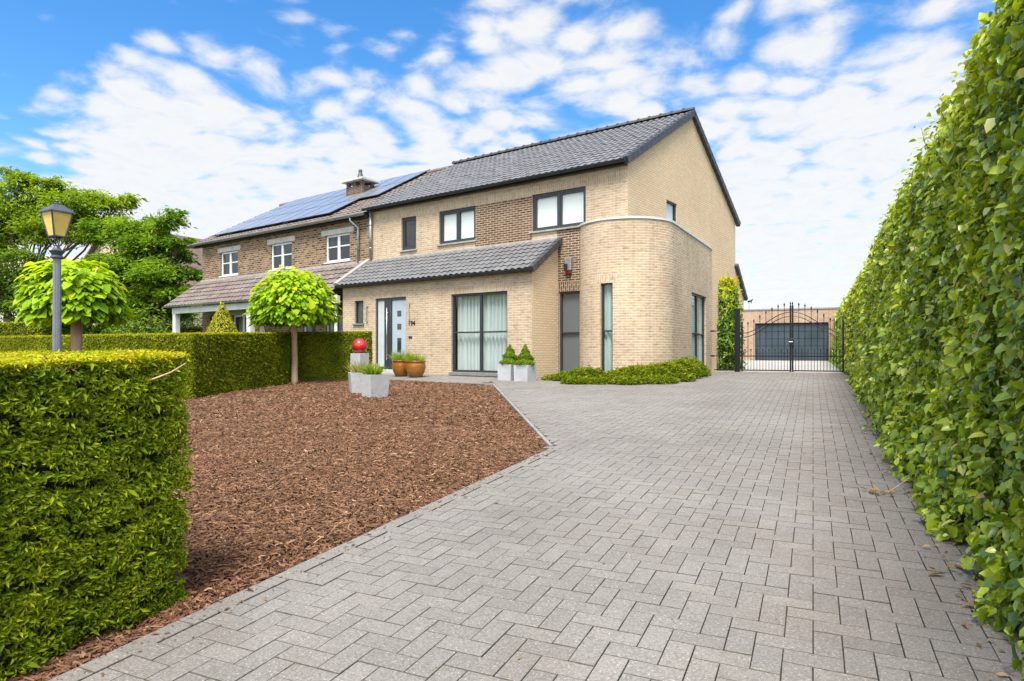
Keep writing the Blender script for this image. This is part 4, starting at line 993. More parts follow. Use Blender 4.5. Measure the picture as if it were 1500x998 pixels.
# =================================================================== TREES AND SHRUBS
def ball_tree(label, px, D, ptop, pbot, wpx, tr, seed):
    rr = np.random.default_rng(seed); X, Y = at(px, D); zg_ = gz(X, Y); t = thing('ball_tree', label, 'tree', (X, Y, zg_), 'round headed lime green trees in the front garden')
    zt_, zb_ = zat(ptop, D), zat(pbot, D); w = wpx/2/F*D; zc = zb_+(zt_-zb_)*.30
    mb = MB(); mb.tube([(X, Y, zg_-.1), (X+.01, Y, zg_+.05), (X+.015, Y, zg_+.6), (X-.01, Y+.01, (zg_+zc)/2+.2), (X, Y, zb_+.25)], [tr*1.35, tr*1.1, tr*.95, tr*.92, tr*1.05], 12)
    for k in range(9):
        a = 2*PI*k/9+seed; p = Vector((X, Y, zb_+.15)); q = Vector((X+math.cos(a)*w*.55, Y+math.sin(a)*w*.55, zc+.25+.2*(k % 3))); mb.tube([p, p.lerp(q, .5)+Vector((0, 0, .1)), q], [tr*.5, tr*.3, .012], 6)
    mb.build('trunk', M['bark_pale'], t, smooth=True)
    n = 4600; d = unit(rr.normal(size=(n, 3))); keep = d[:, 2] > -.45; d = d[keep]; n = len(d)
    up = np.where(d[:, 2] > 0, (zt_-zc), (zc-zb_)*1.6)
    lump = 1+.13*wob(d[:, 0]*2.2+d[:, 2], d[:, 1]*2.2, 1.6, seed)+.09*wob(d[:, 0]*5, d[:, 1]*5+d[:, 2]*3, 1.5, seed+1)
    rad = (rr.uniform(.35, 1, n)**.45)*lump
    P = np.stack([X+d[:, 0]*w*.90*rad, Y+d[:, 1]*w*.90*rad, zc+d[:, 2]*up*.94*rad], 1)
    out = unit(np.stack([d[:, 0], d[:, 1], d[:, 2]*.55], 1))
    N = unit(out*.55+np.array([0, 0, .95])+rr.normal(0, .25, (n, 3))); A = out*1.0+np.array([0, 0, -.75])+rr.normal(0, .35, (n, 3))
    L = .0088*D*np.exp(rr.normal(0, .26, n)) if D > 14 else .0125*D*np.exp(rr.normal(0, .26, n)); tn = np.clip(.5+.22*d[:, 2]+.9*(rad-.85)+rr.normal(0, .13, n), 0, 1)  # tone falls towards the crown's centre, standing in for shade there
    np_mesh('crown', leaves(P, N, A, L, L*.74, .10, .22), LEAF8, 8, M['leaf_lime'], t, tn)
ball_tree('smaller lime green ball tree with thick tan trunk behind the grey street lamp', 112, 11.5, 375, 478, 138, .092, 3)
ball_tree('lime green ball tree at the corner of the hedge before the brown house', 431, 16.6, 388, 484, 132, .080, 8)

def cone_shrub(name, label, X, Y, zg_, h, r, mat, n, size, cat='shrub', group=None, trunk=False, belly=.0, parentless=True, tiers=0):
    t = thing(name, label, cat, (X, Y, zg_), group)
    mb = MB(); mb.tube([(X, Y, zg_), (X, Y, zg_+h*.9)], [r*.12, .01], 6); mb.build('stem', M['bark'], t)
    mb = MB(); mb.lathe((X, Y, zg_), [(r*.55, .02*h), (r*.8, .12*h), (r*.66, .35*h), (r*.36, .65*h), (.02, .93*h)], 14); mb.build('branches', M['yewcore'], t)
    hh = 1-np.sqrt(R.uniform(0, 1, n)); th = R.uniform(0, 2*PI, n)
    prof = np.where(hh < .15, .72+hh/.15*.28, (1-(hh-.15)/.85)**.92)
    prof = prof+belly*np.sin(hh*PI)
    if tiers: prof = prof*(1+.16*np.sin(hh*tiers*2*PI+2*np.sin(th)))
    rad = r*(prof*(1+.06*wob(np.cos(th)*3+hh*5, np.sin(th)*3, 2, 14))+.02)*(1-R.uniform(0, 1, n)**2*.25)
    P = np.stack([X+np.cos(th)*rad, Y+np.sin(th)*rad, zg_+hh*h*.98], 1); out = np.stack([np.cos(th), np.sin(th), np.full(n, .4)], 1)
    N = unit(out+R.normal(0, .4, (n, 3))); A = R.normal(0, 1, (n, 3))+np.array([0, 0, .8])
    L = size*np.exp(R.normal(0, .25, n)); tn = np.clip(.5+R.normal(0, .2, n)+.15*wob(th*2, hh*6, 2, 15), 0, 1)
    np_mesh('foliage', leaves(P, N, A, L, L*.42, .15, .2, False), LEAF4, 4, M[mat], t, tn); return t
X, Y = at(325.5, 20.5); zc0 = zat(496, 20.5); cone_shrub('topiary_cone', 'yellow green clipped topiary cone rising behind the hedge before the porch', X, Y, gz(X, Y), zat(440, 20.5)-gz(X, Y), .85, 'leaf_cone', 9000, .06, 'topiary')

def branches(mb, p, d, L, r, depth, tips, spread=.55, up=.15, rng=random):
    q = p+d*L*.5+Vector((rng.gauss(0, .05), rng.gauss(0, .05), 0))*L; e = p+d*L; mb.tube([p, q, e], [r, r*.82, r*.62], 7, False)
    if depth == 0: tips.append(e); return
    for k in range(rng.choice((2, 3, 3))):
        nd = (d+Vector((rng.gauss(0, spread), rng.gauss(0, spread), rng.gauss(up, spread*.6)))).normalized(); branches(mb, e, nd, L*rng.uniform(.6, .85), r*.6, depth-1, tips, spread, up, rng)
    tips.append(e)
def tree(name, label, X, Y, trunk_h, trunk_r, clumps, mat, per, size, flat=.5, seed=1, droop=-.2, group=None, cat='tree', stretch=.45):
    """clumps: list of (x,y,z,r) world spheres of foliage, each reached by a limb"""
    rr = np.random.default_rng(seed); rg = random.Random(seed); zg_ = gz(X, Y); t = thing(name, label, cat, (X, Y, zg_), group)
    mb = MB(); base = Vector((X, Y, zg_-.1)); fork = Vector((X+rg.gauss(0, .1), Y+rg.gauss(0, .1), zg_+trunk_h))
    mb.tube([base, base.lerp(fork, .1)+Vector((0, 0, .1)), base.lerp(fork, .55)+Vector((rg.gauss(0, .1), rg.gauss(0, .1), 0)), fork], [trunk_r*1.4, trunk_r*1.1, trunk_r*.9, trunk_r*.8], 10)
    P, Nn, A, T = [], [], [], []
    for cx_, cy_, cz_, r in clumps:
        c = Vector((cx_, cy_, cz_)); m_ = fork.lerp(c, .5)+Vector((rg.gauss(0, .2), rg.gauss(0, .2), rg.uniform(0, .4)))
        mb.tube([fork, m_, c], [trunk_r*.42, trunk_r*.25, .02], 6, False)
        for k in range(5):
            d = Vector((rg.gauss(0, 1), rg.gauss(0, 1), rg.gauss(.1, flat))).normalized(); mb.tube([m_.lerp(c, rg.random()), c+d*r*.85], [trunk_r*.12, .008], 5, False)
        n = int(per*r*r); nsub = max(4, int(5*r*r)+4)
        sub = unit(rr.normal(size=(nsub, 3)))*rr.uniform(.25, 1, (nsub, 1))**.6*np.array([1, 1, flat])*r+np.array([cx_, cy_, cz_])
        pick = rr.integers(0, nsub, n); o = rr.normal(size=(n, 3))*np.array([.30, .30, .13])*max(r, .6)
        p = sub[pick]+o; p[:, 2] += droop*(o[:, 0]**2+o[:, 1]**2)/max(r, .3)
        P.append(p); nn_ = np.tile(np.array([0, 0, 1.0]), (n, 1))+rr.normal(0, .5, (n, 3)); Nn.append(nn_)
        a = p-np.array([cx_, cy_, cz_]); a[:, 2] -= .4*r; A.append(a+rr.normal(0, .5*r, (n, 3)))
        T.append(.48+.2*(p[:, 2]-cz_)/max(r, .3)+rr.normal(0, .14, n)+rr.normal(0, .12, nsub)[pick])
    mb.build('trunk', M['bark'], t, smooth=True)
    P = np.concatenate(P); n = len(P); L = size*np.exp(rr.normal(0, .28, n))
    np_mesh('crown', leaves(P, unit(np.concatenate(Nn)), np.concatenate(A), L, L*stretch, .12, .15, False), LEAF4, 4, M[mat], t, np.clip(np.concatenate(T), 0, 1)); return t
def cl(spec, D):          # clumps from photo columns/rows at a distance, with depth offset
    out = []
    for px, py, rp, dd in spec:
        d = D+dd; x, y = at(px, d); out.append((x, y, zat(py, d), rp/F*d))
    return out
X, Y = at(40, 36)
tree('locust_tree', 'airy light green tree with spreading boughs at the far left', X, Y, 3.2, .20,
     cl([(20, 300, 48, 0), (65, 285, 40, 1), (-35, 320, 55, 0), (110, 300, 36, -1), (145, 290, 24, 0), (30, 262, 20, 0), (95, 330, 40, 1), (55, 335, 32, -1), (150, 318, 30, 1), (-10, 365, 34, 0), (190, 290, 15, 0), (170, 300, 20, 0), (10, 345, 26, 1), (130, 345, 30, -1), (75, 268, 18, 0), (12, 250, 10, 0), (-60, 280, 40, 1), (-90, 340, 50, 0)], 36), 'leaf_tree', 1500, .20, .45, 5)
X, Y = at(205, 33)
tree('spreading_tree', 'mid green tree with tiered horizontal boughs left of the neighbouring house', X, Y, 2.0, .22,
     cl([(205, 330, 32, 0), (240, 322, 22, -1), (180, 350, 36, 1), (225, 358, 34, 0), (262, 352, 17, -1), (200, 385, 40, 0), (240, 395, 36, -1), (270, 400, 22, 0), (185, 415, 38, 1), (225, 425, 38, 0), (262, 428, 26, -1), (165, 385, 30, 0), (280, 430, 14, -1), (205, 450, 36, 0), (245, 455, 28, 0), (160, 330, 26, 1), (255, 312, 11, 0), (150, 440, 34, 2), (175, 465, 30, 1), (268, 375, 16, 0)], 33), 'leaf_darktree', 2300, .19, .30, 6, -.35)
X, Y = at(28, 31)
tree('garden_tree', 'bushy dark tree with a thick brown trunk behind the left hedges', X, Y, 1.1, .34,
     cl([(-20, 410, 50, 0), (30, 405, 40, 1), (65, 425, 34, 0), (5, 440, 38, 0), (60, 455, 30, -1), (95, 440, 34, 1), (-50, 440, 44, 0), (110, 465, 26, 0), (45, 380, 26, 1), (90, 405, 28, 1)], 31), 'leaf_shrub', 1500, .17, .6, 9)
def shrub(name, label, px, D, ptop, wpx, mat, size, n, seed, group=None, pbot=None, cat='shrub'):
    rr = np.random.default_rng(seed); X, Y = at(px, D); zg_ = gz(X, Y); h = zat(ptop, D)-zg_; w = wpx/2/F*D; t = thing(name, label, cat, (X, Y, zg_), group)
    mb = MB()
    for k in range(9): a = rr.uniform(0, 6.28); mb.tube([(X+.08*math.cos(a), Y+.08*math.sin(a), zg_-.05), (X+w*.3*math.cos(a), Y+w*.3*math.sin(a), zg_+h*.45), (X+w*.6*math.cos(a), Y+w*.6*math.sin(a), zg_+h*.8)], [.03, .02, .008], 5, False)
    mb.build('stem', M['bark'], t)
    d = unit(rr.normal(size=(n, 3))); d[:, 2] = np.abs(d[:, 2])*1.0-.12; lump = 1+.16*wob(d[:, 0]*3, d[:, 1]*3+d[:, 2]*2, 1.6, seed); rad = rr.uniform(.15, 1, n)**.4*lump
    P = np.stack([X+d[:, 0]*w*rad, Y+d[:, 1]*w*rad, zg_+.1+np.maximum(d[:, 2], -.05)*h*.93*rad], 1)
    N = unit(d+np.array([0, 0, .5])+rr.normal(0, .4, (n, 3))); A = d+rr.normal(0, .7, (n, 3)); L = size*np.exp(rr.normal(0, .25, n))
    np_mesh('foliage', leaves(P, N, A, L, L*.5, .15, .2, False), LEAF4, 4, M[mat], t, np.clip(.45+.25*d[:, 2]+rr.normal(0, .18, n), 0, 1)); return t
shrub('leafy_shrub', 'glossy dark shrub under the tiered tree behind the hedges', 205, 30, 438, 120, 'leaf_shrub', .15, 5200, 21)
shrub('leafy_shrub', 'broad dark shrub left of the white porch post', 262, 38, 405, 120, 'leaf_shrub', .16, 5200, 22)
shrub('leafy_shrub', 'rounded green shrub behind the ball tree by the street lamp', 120, 32, 425, 110, 'leaf_darktree', .15, 4800, 23)
shrub('blossom_shrub', 'pale blossoming shrub seen through the porch opening', 285, 42, 452, 64, 'leaf_blossom', .12, 4200, 24)

# juniper beds against the tower
def juniper(label, us, n, seed, h0=.34):
    rr = np.random.default_rng(seed); c = np.mean(np.array([u[:2] for u in us]), 0); X, Y = hw(*c); t = thing('juniper_shrub', label, 'shrub', (X, Y, gz(X, Y)), 'low junipers along the tower foot')
    P, T, D_ = [], [], []
    mb = MB()
    for u, v, r, h in us:
        x, y = hw(u, v); z = gz(x, y); k = int(n*r*r)
        mb.lathe((x, y, z-.02), [(r*.8, 0), (r*.75, h*.22), (r*.45, h*.45), (.02, h*.56)], 12)
        a = rr.uniform(0, 2*PI, k); q = np.sqrt(rr.uniform(0, 1, k)); zz = h*.86*np.sqrt(np.clip(1-q*q, 0, 1))*rr.uniform(.72, 1.08, k)*(1+.2*wob(np.cos(a)*3*q, np.sin(a)*3*q, 2, seed))
        P.append(np.stack([x+np.cos(a)*q*r, y+np.sin(a)*q*r, z+zz], 1)); D_.append(np.stack([np.cos(a)*.6, np.sin(a)*.6, .55+.5*(1-q)], 1)); T.append(.45+.25*zz/h+rr.normal(0, .17, k))
    mb.build('branches', M['yewcore'], t)
    P, D_, T = np.concatenate(P), np.concatenate(D_), np.concatenate(T); k = len(P); N = unit(np.array([0, 0, 1.0])+rr.normal(0, .7, (k, 3))); L = .058*np.exp(rr.normal(0, .3, k))
    np_mesh('foliage', leaves(P, N, D_+rr.normal(0, .5, (k, 3)), L, L*.36, .15, .2, False), LEAF4, 4, M['leaf_juniper'], t, np.clip(T, 0, 1))
def hp(px, py):           # paving point under a photo pixel, in house coordinates (near the tower the ground is level)
    D = (EYE-.535)*F/(py-HY); X, Y = at(px, D); return (X*math.cos(AH)-Y*math.sin(AH), X*math.sin(AH)+Y*math.cos(AH))
def hpd(px, D): X, Y = at(px, D); return (X*math.cos(AH)-Y*math.sin(AH), X*math.sin(AH)+Y*math.cos(AH))
jun = lambda L: [(*hpd(px, D), r, h) for px, D, r, h in L]
juniper('low spreading juniper left of the slim tower window', jun([(812, 16.3, .30, .10), (832, 16.0, .36, .22), (852, 15.6, .42, .32), (866, 15.5, .34, .36), (845, 15.1, .36, .16)]), 15000, 4)
juniper('wide mounded juniper under the curved tower wall', jun([(880, 15.0, .34, .14), (905, 15.2, .42, .30), (930, 15.3, .50, .40), (955, 15.4, .50, .42), (980, 15.7, .48, .46), (1000, 16.2, .46, .52), (1012, 17.0, .42, .52), (1020, 17.6, .36, .30), (965, 14.9, .42, .18), (920, 14.8, .40, .18), (995, 15.4, .36, .20)]), 15000, 5)

# climber-like shrub beside the gable
X, Y = at(1060, 22.4); zg_ = gz(X, Y); t = thing('columnar_shrub', 'tall upright yellow tipped shrub between the tower and the gate', 'shrub', (X, Y, zg_))
mb = MB()
for k in range(8): a = k*.8; mb.tube([(X+.1*math.cos(a), Y+.1*math.sin(a), zg_-.05), (X+.25*math.cos(a), Y+.25*math.sin(a), zg_+1.6), (X+.3*math.cos(a), Y+.3*math.sin(a), zg_+2.9)], [.025, .018, .006], 5, False)
mb.build('stem', M['bark'], t)
n = 7500; hgt = zat(412, 22.4)-zg_; hh = R.uniform(0, 1, n); a = R.uniform(0, 2*PI, n); rad = R.uniform(.1, 1, n)**.5*(.60*(1-.35*hh**4)*(1+.18*wob(hh*9, a*2, 1.5, 51)))
P = np.stack([X+np.cos(a)*rad, Y+np.sin(a)*rad, zg_+hh*hgt], 1); N = unit(np.stack([np.cos(a), np.sin(a), np.full(n, .3)], 1)+R.normal(0, .5, (n, 3))); A = np.stack([np.cos(a)*.6, np.sin(a)*.6, np.where(hh > .75, 1.0, -.1)], 1)+R.normal(0, .5, (n, 3))
L = .15*np.exp(R.normal(0, .3, n)); np_mesh('foliage', leaves(P, N, A, L, L*.32, .15, .25), LEAF8, 8, M['leaf_laurel'], t, np.clip(.16+.70*hh**3.0+.9*(rad-.25)*.5+R.normal(0, .17, n), 0, 1))

# =================================================================== STREET LAMP
D = 8.5; X, Y = at(83.5, D); zg_ = gz(X, Y); lamp = thing('street_lamp', 'grey garden lamp post with amber glazed lantern above the front hedge', 'lamp', (X, Y, zg_))
L0 = lambda py: zat(py, D)
mb = MB(); mb.lathe((X, Y, zg_), [(.13, -.05), (.13, .12), (.10, .18), (.085, .5), (.065, .55)], 20); mb.build('base', M['lamp_iron'], lamp, smooth=True, auto=40)
mb = MB(); n = 32; b = 0
z0, z1 = zg_+.5, L0(378)
for z in (z0, z1):
    for k in range(n): th = 2*PI*k/n; r = (.051 if k % 2 else .045)*(1.05 if z == z0 else .88); mb.v.append((X+r*math.cos(th), Y+r*math.sin(th), z))
for k in range(n): mb.face((k, (k+1) % n, n+(k+1) % n, n+k))
mb.build('pole', M['lamp_pole'], lamp)
mb = MB(); zc = L0(378); mb.lathe((X, Y, zc), [(.06, -.01), (.078, .0), (.078, .015), (.06, .03), (.065, .05), (.085, .075), (.09, .09), (.06, .10), (.035, .14), (.022, .165)], 20); mb.build('collar', M['lamp_iron'], lamp, smooth=True, auto=40)
zl, zu = L0(347), L0(311); wb, wt = .068, .130; ax = AD-math.radians(28)
def sq(r, z): return [(X+r*1.414*math.cos(ax+PI/4+PI/2*k), Y+r*1.414*math.sin(ax+PI/4+PI/2*k), z) for k in range(4)]
mb = MB(); B, T = sq(wb, zl), sq(wt, zu)
for k in range(4): mb.tube([B[k], T[k]], .011, 6); mb.tube([B[k], B[(k+1) % 4]], .012, 6); mb.tube([T[k], T[(k+1) % 4]], .013, 6)
for k in range(4): mb.tube([(X, Y, zc+.13), ((X+B[k][0])/2+(B[k][0]-X)*.25, (Y+B[k][1])/2+(B[k][1]-Y)*.25, zl-.07), B[k]], .008, 6)
lan = mb.build('lantern', M['lamp_iron'], lamp)
for k in range(4):
    gm = MB(); p = [Vector(B[k]), Vector(B[(k+1) % 4]), Vector(T[(k+1) % 4]), Vector(T[k])]; c = sum(p, Vector())/4; p = [q.lerp(c, .04) for q in p]; i_ = [q+(Vector((X, Y, q.z))-c).normalized()*.004 for q in p]
    gm.hexa([tuple(q) for q in p]+[tuple(q) for q in i_]); gm.build('lamp_pane', M['lampglass'], lan)
mb = MB(); o = sq(wt+.022, zu); m_ = sq(.062, zu+.085); q = sq(.036, zu+.10); u_ = sq(wt+.022, zu-.016)
for lo, hi in ((u_, o), (o, m_), (m_, q)):
    for k in range(4): mb.quad([lo[k], lo[(k+1) % 4], hi[(k+1) % 4], hi[k]])
mb.quad(q); mb.quad(u_[::-1]); mb.lathe((X, Y, zu+.095), [(.04, 0), (.044, .015), (.016, .03), (.024, .048), (.014, .062), (.001, .07)], 12); mb.build('lantern_roof', M['lamp_iron'], lamp)

# =================================================================== POTS AND ORNAMENTS
def tuft(name, label, X, Y, z, r, h, mat, n, group, seed, wid=.012, cat='plant'):
    rr = np.random.default_rng(seed); t = thing(name, label, cat, (X, Y, z), group)
    a = rr.uniform(0, 2*PI, n); q = rr.uniform(0, 1, n)**.6; P = np.stack([X+np.cos(a)*q*r*.55, Y+np.sin(a)*q*r*.55, np.full(n, z)], 1)
    out = np.stack([np.cos(a)*(.15+q*.75), np.sin(a)*(.15+q*.75), np.ones(n)], 1)+rr.normal(0, .18, (n, 3)); out = unit(out)
    L = h*rr.uniform(.6, 1.12, n); N = unit(np.cross(out, rr.normal(size=(n, 3)))); 
    np_mesh('foliage', leaves(P, N, out, L, np.full(n, wid), .1, .0+rr.normal(0, .14, n)[:, None]), LEAF8, 8, M[mat], t, np.clip(rr.normal(.5, .22, n), 0, 1)); return t
def tapered(label, X, Y, w0, w1, h, rz, group, mat, name='planter', soil=True, chips=False):
    zg_ = gz(X, Y)-.02; t = thing(name, label, 'planter', (X, Y, zg_), group); mb = MB(); c, s_ = math.cos(rz), math.sin(rz)
    def ring(w, z): return [(X+(dx*c-dy*s_)*w/2, Y+(dx*s_+dy*c)*w/2, zg_+z) for dx, dy in ((-1, -1), (1, -1), (1, 1), (-1, 1))]
    R_ = [ring(w0, 0), ring(w1, h), ring(w1-.05, h), ring(w1-.06, h-.06)]
    for lo, hi in zip(R_[:-1], R_[1:]):
        for k in range(4): mb.quad([lo[k], lo[(k+1) % 4], hi[(k+1) % 4], hi[k]])
    mb.quad(R_[0][::-1]); mb.build('pot', mat, t, bevel=.006)
    mb = MB(); mb.quad(ring(w1-.058, h-.045)); mb.build('soil', M['soil'], t); return zg_+h-.045
def m_marbled():
    t = NT('white_planter_scratched'); p = t.obj
    d = t.n('VectorMath', {0: p, 1: t.n('VectorMath', {0: t.noise(p, 5, 3, out=1), 'Scale': .22}, operation='SCALE').outputs[0]}, operation='ADD').outputs[0]
    v = t.n('TexVoronoi', {'Vector': d, 'Scale': 5.5}, feature='DISTANCE_TO_EDGE').outputs['Distance']
    m = t.math('MULTIPLY', t.map(v, .0, .02, 1, 0), t.map(t.noise(p, 4, 3), .52, .6, 0, 1))
    c = t.mix(m, t.ramp(t.noise(p, 9, 4), [(.3, (.38, .38, .385)), (.7, (.46, .46, .455))]), (.10, .10, .11, 1))
    return t.out(t.pbr(c, .55))
MW = m_marbled()
D = 12.75; X, Y = at(549, D); zt1 = tapered('pale grey tapered planter with marbled front, nearer of the two on the bark', X, Y, .36, .44, .45, AD+math.radians(42), 'tapered pale planters on the bark', MW)
tuft('grass_tuft', 'fresh bright green tuft in the nearer pale planter', X-.06, Y, zt1, .20, .28, 'leaf_grass', 170, None, 61, .030)
D = 13.6; X, Y = at(528.5, D); zt1 = tapered('pale grey tapered planter standing half behind its twin on the bark', X, Y, .40, .48, .44, AD+math.radians(20), 'tapered pale planters on the bark', MW)
tuft('grass_tuft', 'straw and green striped tuft in the rear pale planter', X+.02, Y, zt1, .24, .34, 'leaf_straw', 180, None, 62, .016)
for px, D, r, lab, lab2, sd, hh_ in ((587.5, 18.35, .265, 'amber glazed round pot nearer the front door', 'wispy yellow green grass in the pot nearer the front door', 63, .40), (609, 17.9, .285, 'amber glazed round pot on the window side of its pair', 'yellow green grass in the amber pot on the window side', 64, .30)):
    X, Y = at(px, D); zg_ = gz(X, Y); t = thing('glazed_pot', lab, 'pot', (X, Y, zg_), 'amber glazed pots by the front door'); mb = MB()
    k = r/.28; mb.lathe((X, Y, zg_), [(.16*k, 0), (.175*k, .02), (.245*k, .16), (.275*k, .28), (.265*k, .37), (.25*k, .41), (.275*k, .43), (.28*k, .45), (.262*k, .455), (.245*k, .44), (.24*k, .40)], 36); mb.build('pot', M['amber'], t, smooth=True)
    tuft('grass_tuft', lab2, X, Y, zg_+.40, .34, hh_, 'leaf_grass', 260, None, sd, .012)
for px, D, lab, lab2, sd in ((745.5, 16.45, 'grey square planter under the edge of the big window', 'dwarf conifer in the planter under the window edge', 71), (769.5, 16.1, 'grey square planter at the outer corner of the front wall', 'dwarf conifer in the planter at the wall corner', 72)):
    X, Y = at(px, D); zt1 = tapered(lab, X, Y, .40, .42, .42, AD-math.radians(36), 'square grey planters by the window', M['planter_grey'])
    cone_shrub('dwarf_conifer', lab2, X+(.03 if sd == 71 else .0), Y, zt1, .56, .24, 'leaf_box', 3800, .035, 'plant', None, tiers=3)
D = 16.4; X, Y = at(527, D); zg_ = gz(X, Y); mb = MB(); pl = thing('plinth', 'grey square plinth holding up the red ball beside the hedge', 'plinth', (X, Y, zg_))
rz = AD+math.radians(58); zp = zat(518, D); mb.box((X, Y, (zg_-.02+zp)/2), (.33, .33, zp-zg_+.02), rz); mb.build('pillar', M['planter_grey'], pl, bevel=.01)
r = .188; mb = MB(); prof = [(r*math.sin(PI*k/20), r-r*math.cos(PI*k/20)) for k in range(1, 20)]; mb.lathe((X, Y, zp-.01), [(.085, 0), (.085, .03)]+[(a, z+.015) for a, z in prof[3:]], 32)
o = mb.build('garden_ball', M['red'], None, smooth=True); tag(o, 'glossy red ceramic ball standing on the grey plinth', 'ornament')
# dry twig and leaves lying by the tall hedge
X, Y = .52, 5.55; t = thing('dry_twig', 'dry brown twig with withered leaves lying on the paving by the tall hedge', 'twig', (X, Y, gz(X, Y)))
mb = MB(); z = gz(X, Y); mb.tube([(X-.10, Y-.06, z+.012), (X, Y, z+.02), (X+.16, Y+.22, z+.10)], [.004, .005, .003], 5); mb.build('stem', M['bark_pale'], t)
for k in range(12):
    P = np.array([[X-.08+R.normal(0, .06), Y-.05+R.normal(0, .04), z+.008+R.uniform(0, .02)]]); N = unit(np.array([[0, 0, 1.0]])+R.normal(0, .5, (1, 3))); np_mesh('leaf', leaves(P, N, rdir(1), .06, .025, .3, .2), LEAF8, 8, M['leaf_dry'], t, R.uniform(0, 1, 1))
n = 420; Y = .9+18*R.uniform(0, 1, n)**1.4; X = xface(Y)-np.abs(R.normal(0, .10, n))+.03; k = X < xface(Y)+.02; P = np.stack([X, Y, g(X, Y)+.006+R.uniform(0, .01, n)], 1)
N = unit(np.array([0, 0, 1.0])+R.normal(0, .25, (n, 3))); L = .035*np.exp(R.normal(0, .4, n)); o = np_mesh('leaf_litter', leaves(P, N, rdir(n), L, L*.5, .25, .2), LEAF8, 8, M['leaf_dry'], None, R.uniform(0, 1, n)); tag(o, kind='stuff')

n = 260; X = R.uniform(-6, 1, n); Y = R.uniform(1.5, 18, n); k = inside(X, Y); X, Y = X[k], Y[k]; n = len(X); P = np.stack([X, Y, g(X, Y)+.005], 1)
N = unit(np.array([0, 0, 1.0])+R.normal(0, .2, (n, 3))); L = .013*np.exp(R.normal(0, .5, n)); o = np_mesh('debris', leaves(P, N, rdir(n), L, L*.5, .25, .1), LEAF8, 8, M['leaf_dry'], None, R.uniform(0, .5, n)); tag(o, kind='stuff')
n = 320; X = -2.53+np.abs(R.normal(0, .10, n)); Y = R.uniform(1.2, 6.4, n); P = np.stack([X, Y, g(X, Y)+.004], 1); L = .02*np.exp(R.normal(0, .5, n))
N = unit(np.array([0, 0, 1.0])+R.normal(0, .3, (n, 3))); o = np_mesh('spilled_chips', leaves(P, N, rdir(n), L, L*.3, .3, .1), LEAF8, 8, M['chip'], None, R.uniform(.1, .8, n)); tag(o, kind='stuff')

# =================================================================== HOUSES FAR LEFT
def far_house(label, px, D, w, d, h, hr, rz, wallc, roofc, seed):
    X, Y = at(px, D); z = gz(X, Y); t = thing('background_house', label, 'house', (X, Y, z)); c, s_ = math.cos(rz), math.sin(rz)
    P = lambda x, y, zz: (X+x*c-y*s_, Y+x*s_+y*c, z+zz)
    mb = MB()
    for (x0, y0), (x1, y1) in (((-w, -d), (w, -d)), ((w, -d), (w, d)), ((w, d), (-w, d)), ((-w, d), (-w, -d))): mb.quad([P(x0, y0, -.3), P(x1, y1, -.3), P(x1, y1, h), P(x0, y0, h)])
    for x in (-w, w): mb.quad([P(x, -d, h), P(x, d, h), P(x, 0, hr)])
    mb.build('wall', wallc, t)
    mb = MB(); e = .45; k = (hr-h)/d
    for sgn in (-1, 1):
        a = [(-w-e, sgn*(d+e), h-k*e), (w+e, sgn*(d+e), h-k*e), (w+e, 0, hr), (-w-e, 0, hr)]; mb.hexa([P(x, y, zz) for x, y, zz in a]+[P(x, y, zz+.16) for x, y, zz in a])
    mb.build('roof', roofc, t)
    for x, zz in ((-w*.5, h*.55), (w*.4, h*.55)):
        wm = MB(); q = [(x-.6, -d-.03, zz-.6), (x+.6, -d-.03, zz-.6), (x+.6, -d+.02, zz-.6), (x-.6, -d+.02, zz-.6)]; wm.hexa([P(*i) for i in q]+[P(i[0], i[1], zz+.6) for i in q]); f = wm.build('window', M['white_pvc'], t)
        wm = MB(); wm.quad([P(x-.5, -d-.034, zz-.5), P(x+.5, -d-.034, zz-.5), P(x+.5, -d-.034, zz+.5), P(x-.5, -d-.034, zz+.5)]); wm.build('pane', M['dark'], f)
mr = m_plain('brown_roof', (.13, .085, .065), .7, 0, .2, 2); mw_ = m_plain('beige_render', (.52, .40, .30), .8, 0, .08); mg = m_plain('sandy_roof', (.34, .27, .22), .8, 0, .2, 2)
far_house('beige rendered house with a brown gable roof behind the tiered tree', 232, 58, 4.2, 5.5, 6.2, 11.0, AD+math.radians(62), mw_, mr, 1)
far_house('distant house with a pale sandy roof at the far left', 10, 62, 6, 4.5, 5.6, 9.6, AD+math.radians(12), m_plain('cream_wall', (.55, .50, .36), .8), mg, 2)

# =================================================================== LIGHT, SKY, CAMERA
SUN_EL, SUN_AZ = math.radians(60), math.radians(166)     # azimuth from +Y towards +X (behind right)
sd_ = Vector((math.sin(SUN_AZ)*math.cos(SUN_EL), math.cos(SUN_AZ)*math.cos(SUN_EL), math.sin(SUN_EL)))
sun = bpy.data.lights.new('sun', 'SUN'); sun.energy = 3.3; sun.angle = math.radians(22); sun.color = (1.0, .95, .87)
so_ = bpy.data.objects.new('sun', sun); COL.objects.link(so_); so_.rotation_euler = sd_.to_track_quat('Z', 'Y').to_euler(); so_.location = (5, -5, 20)

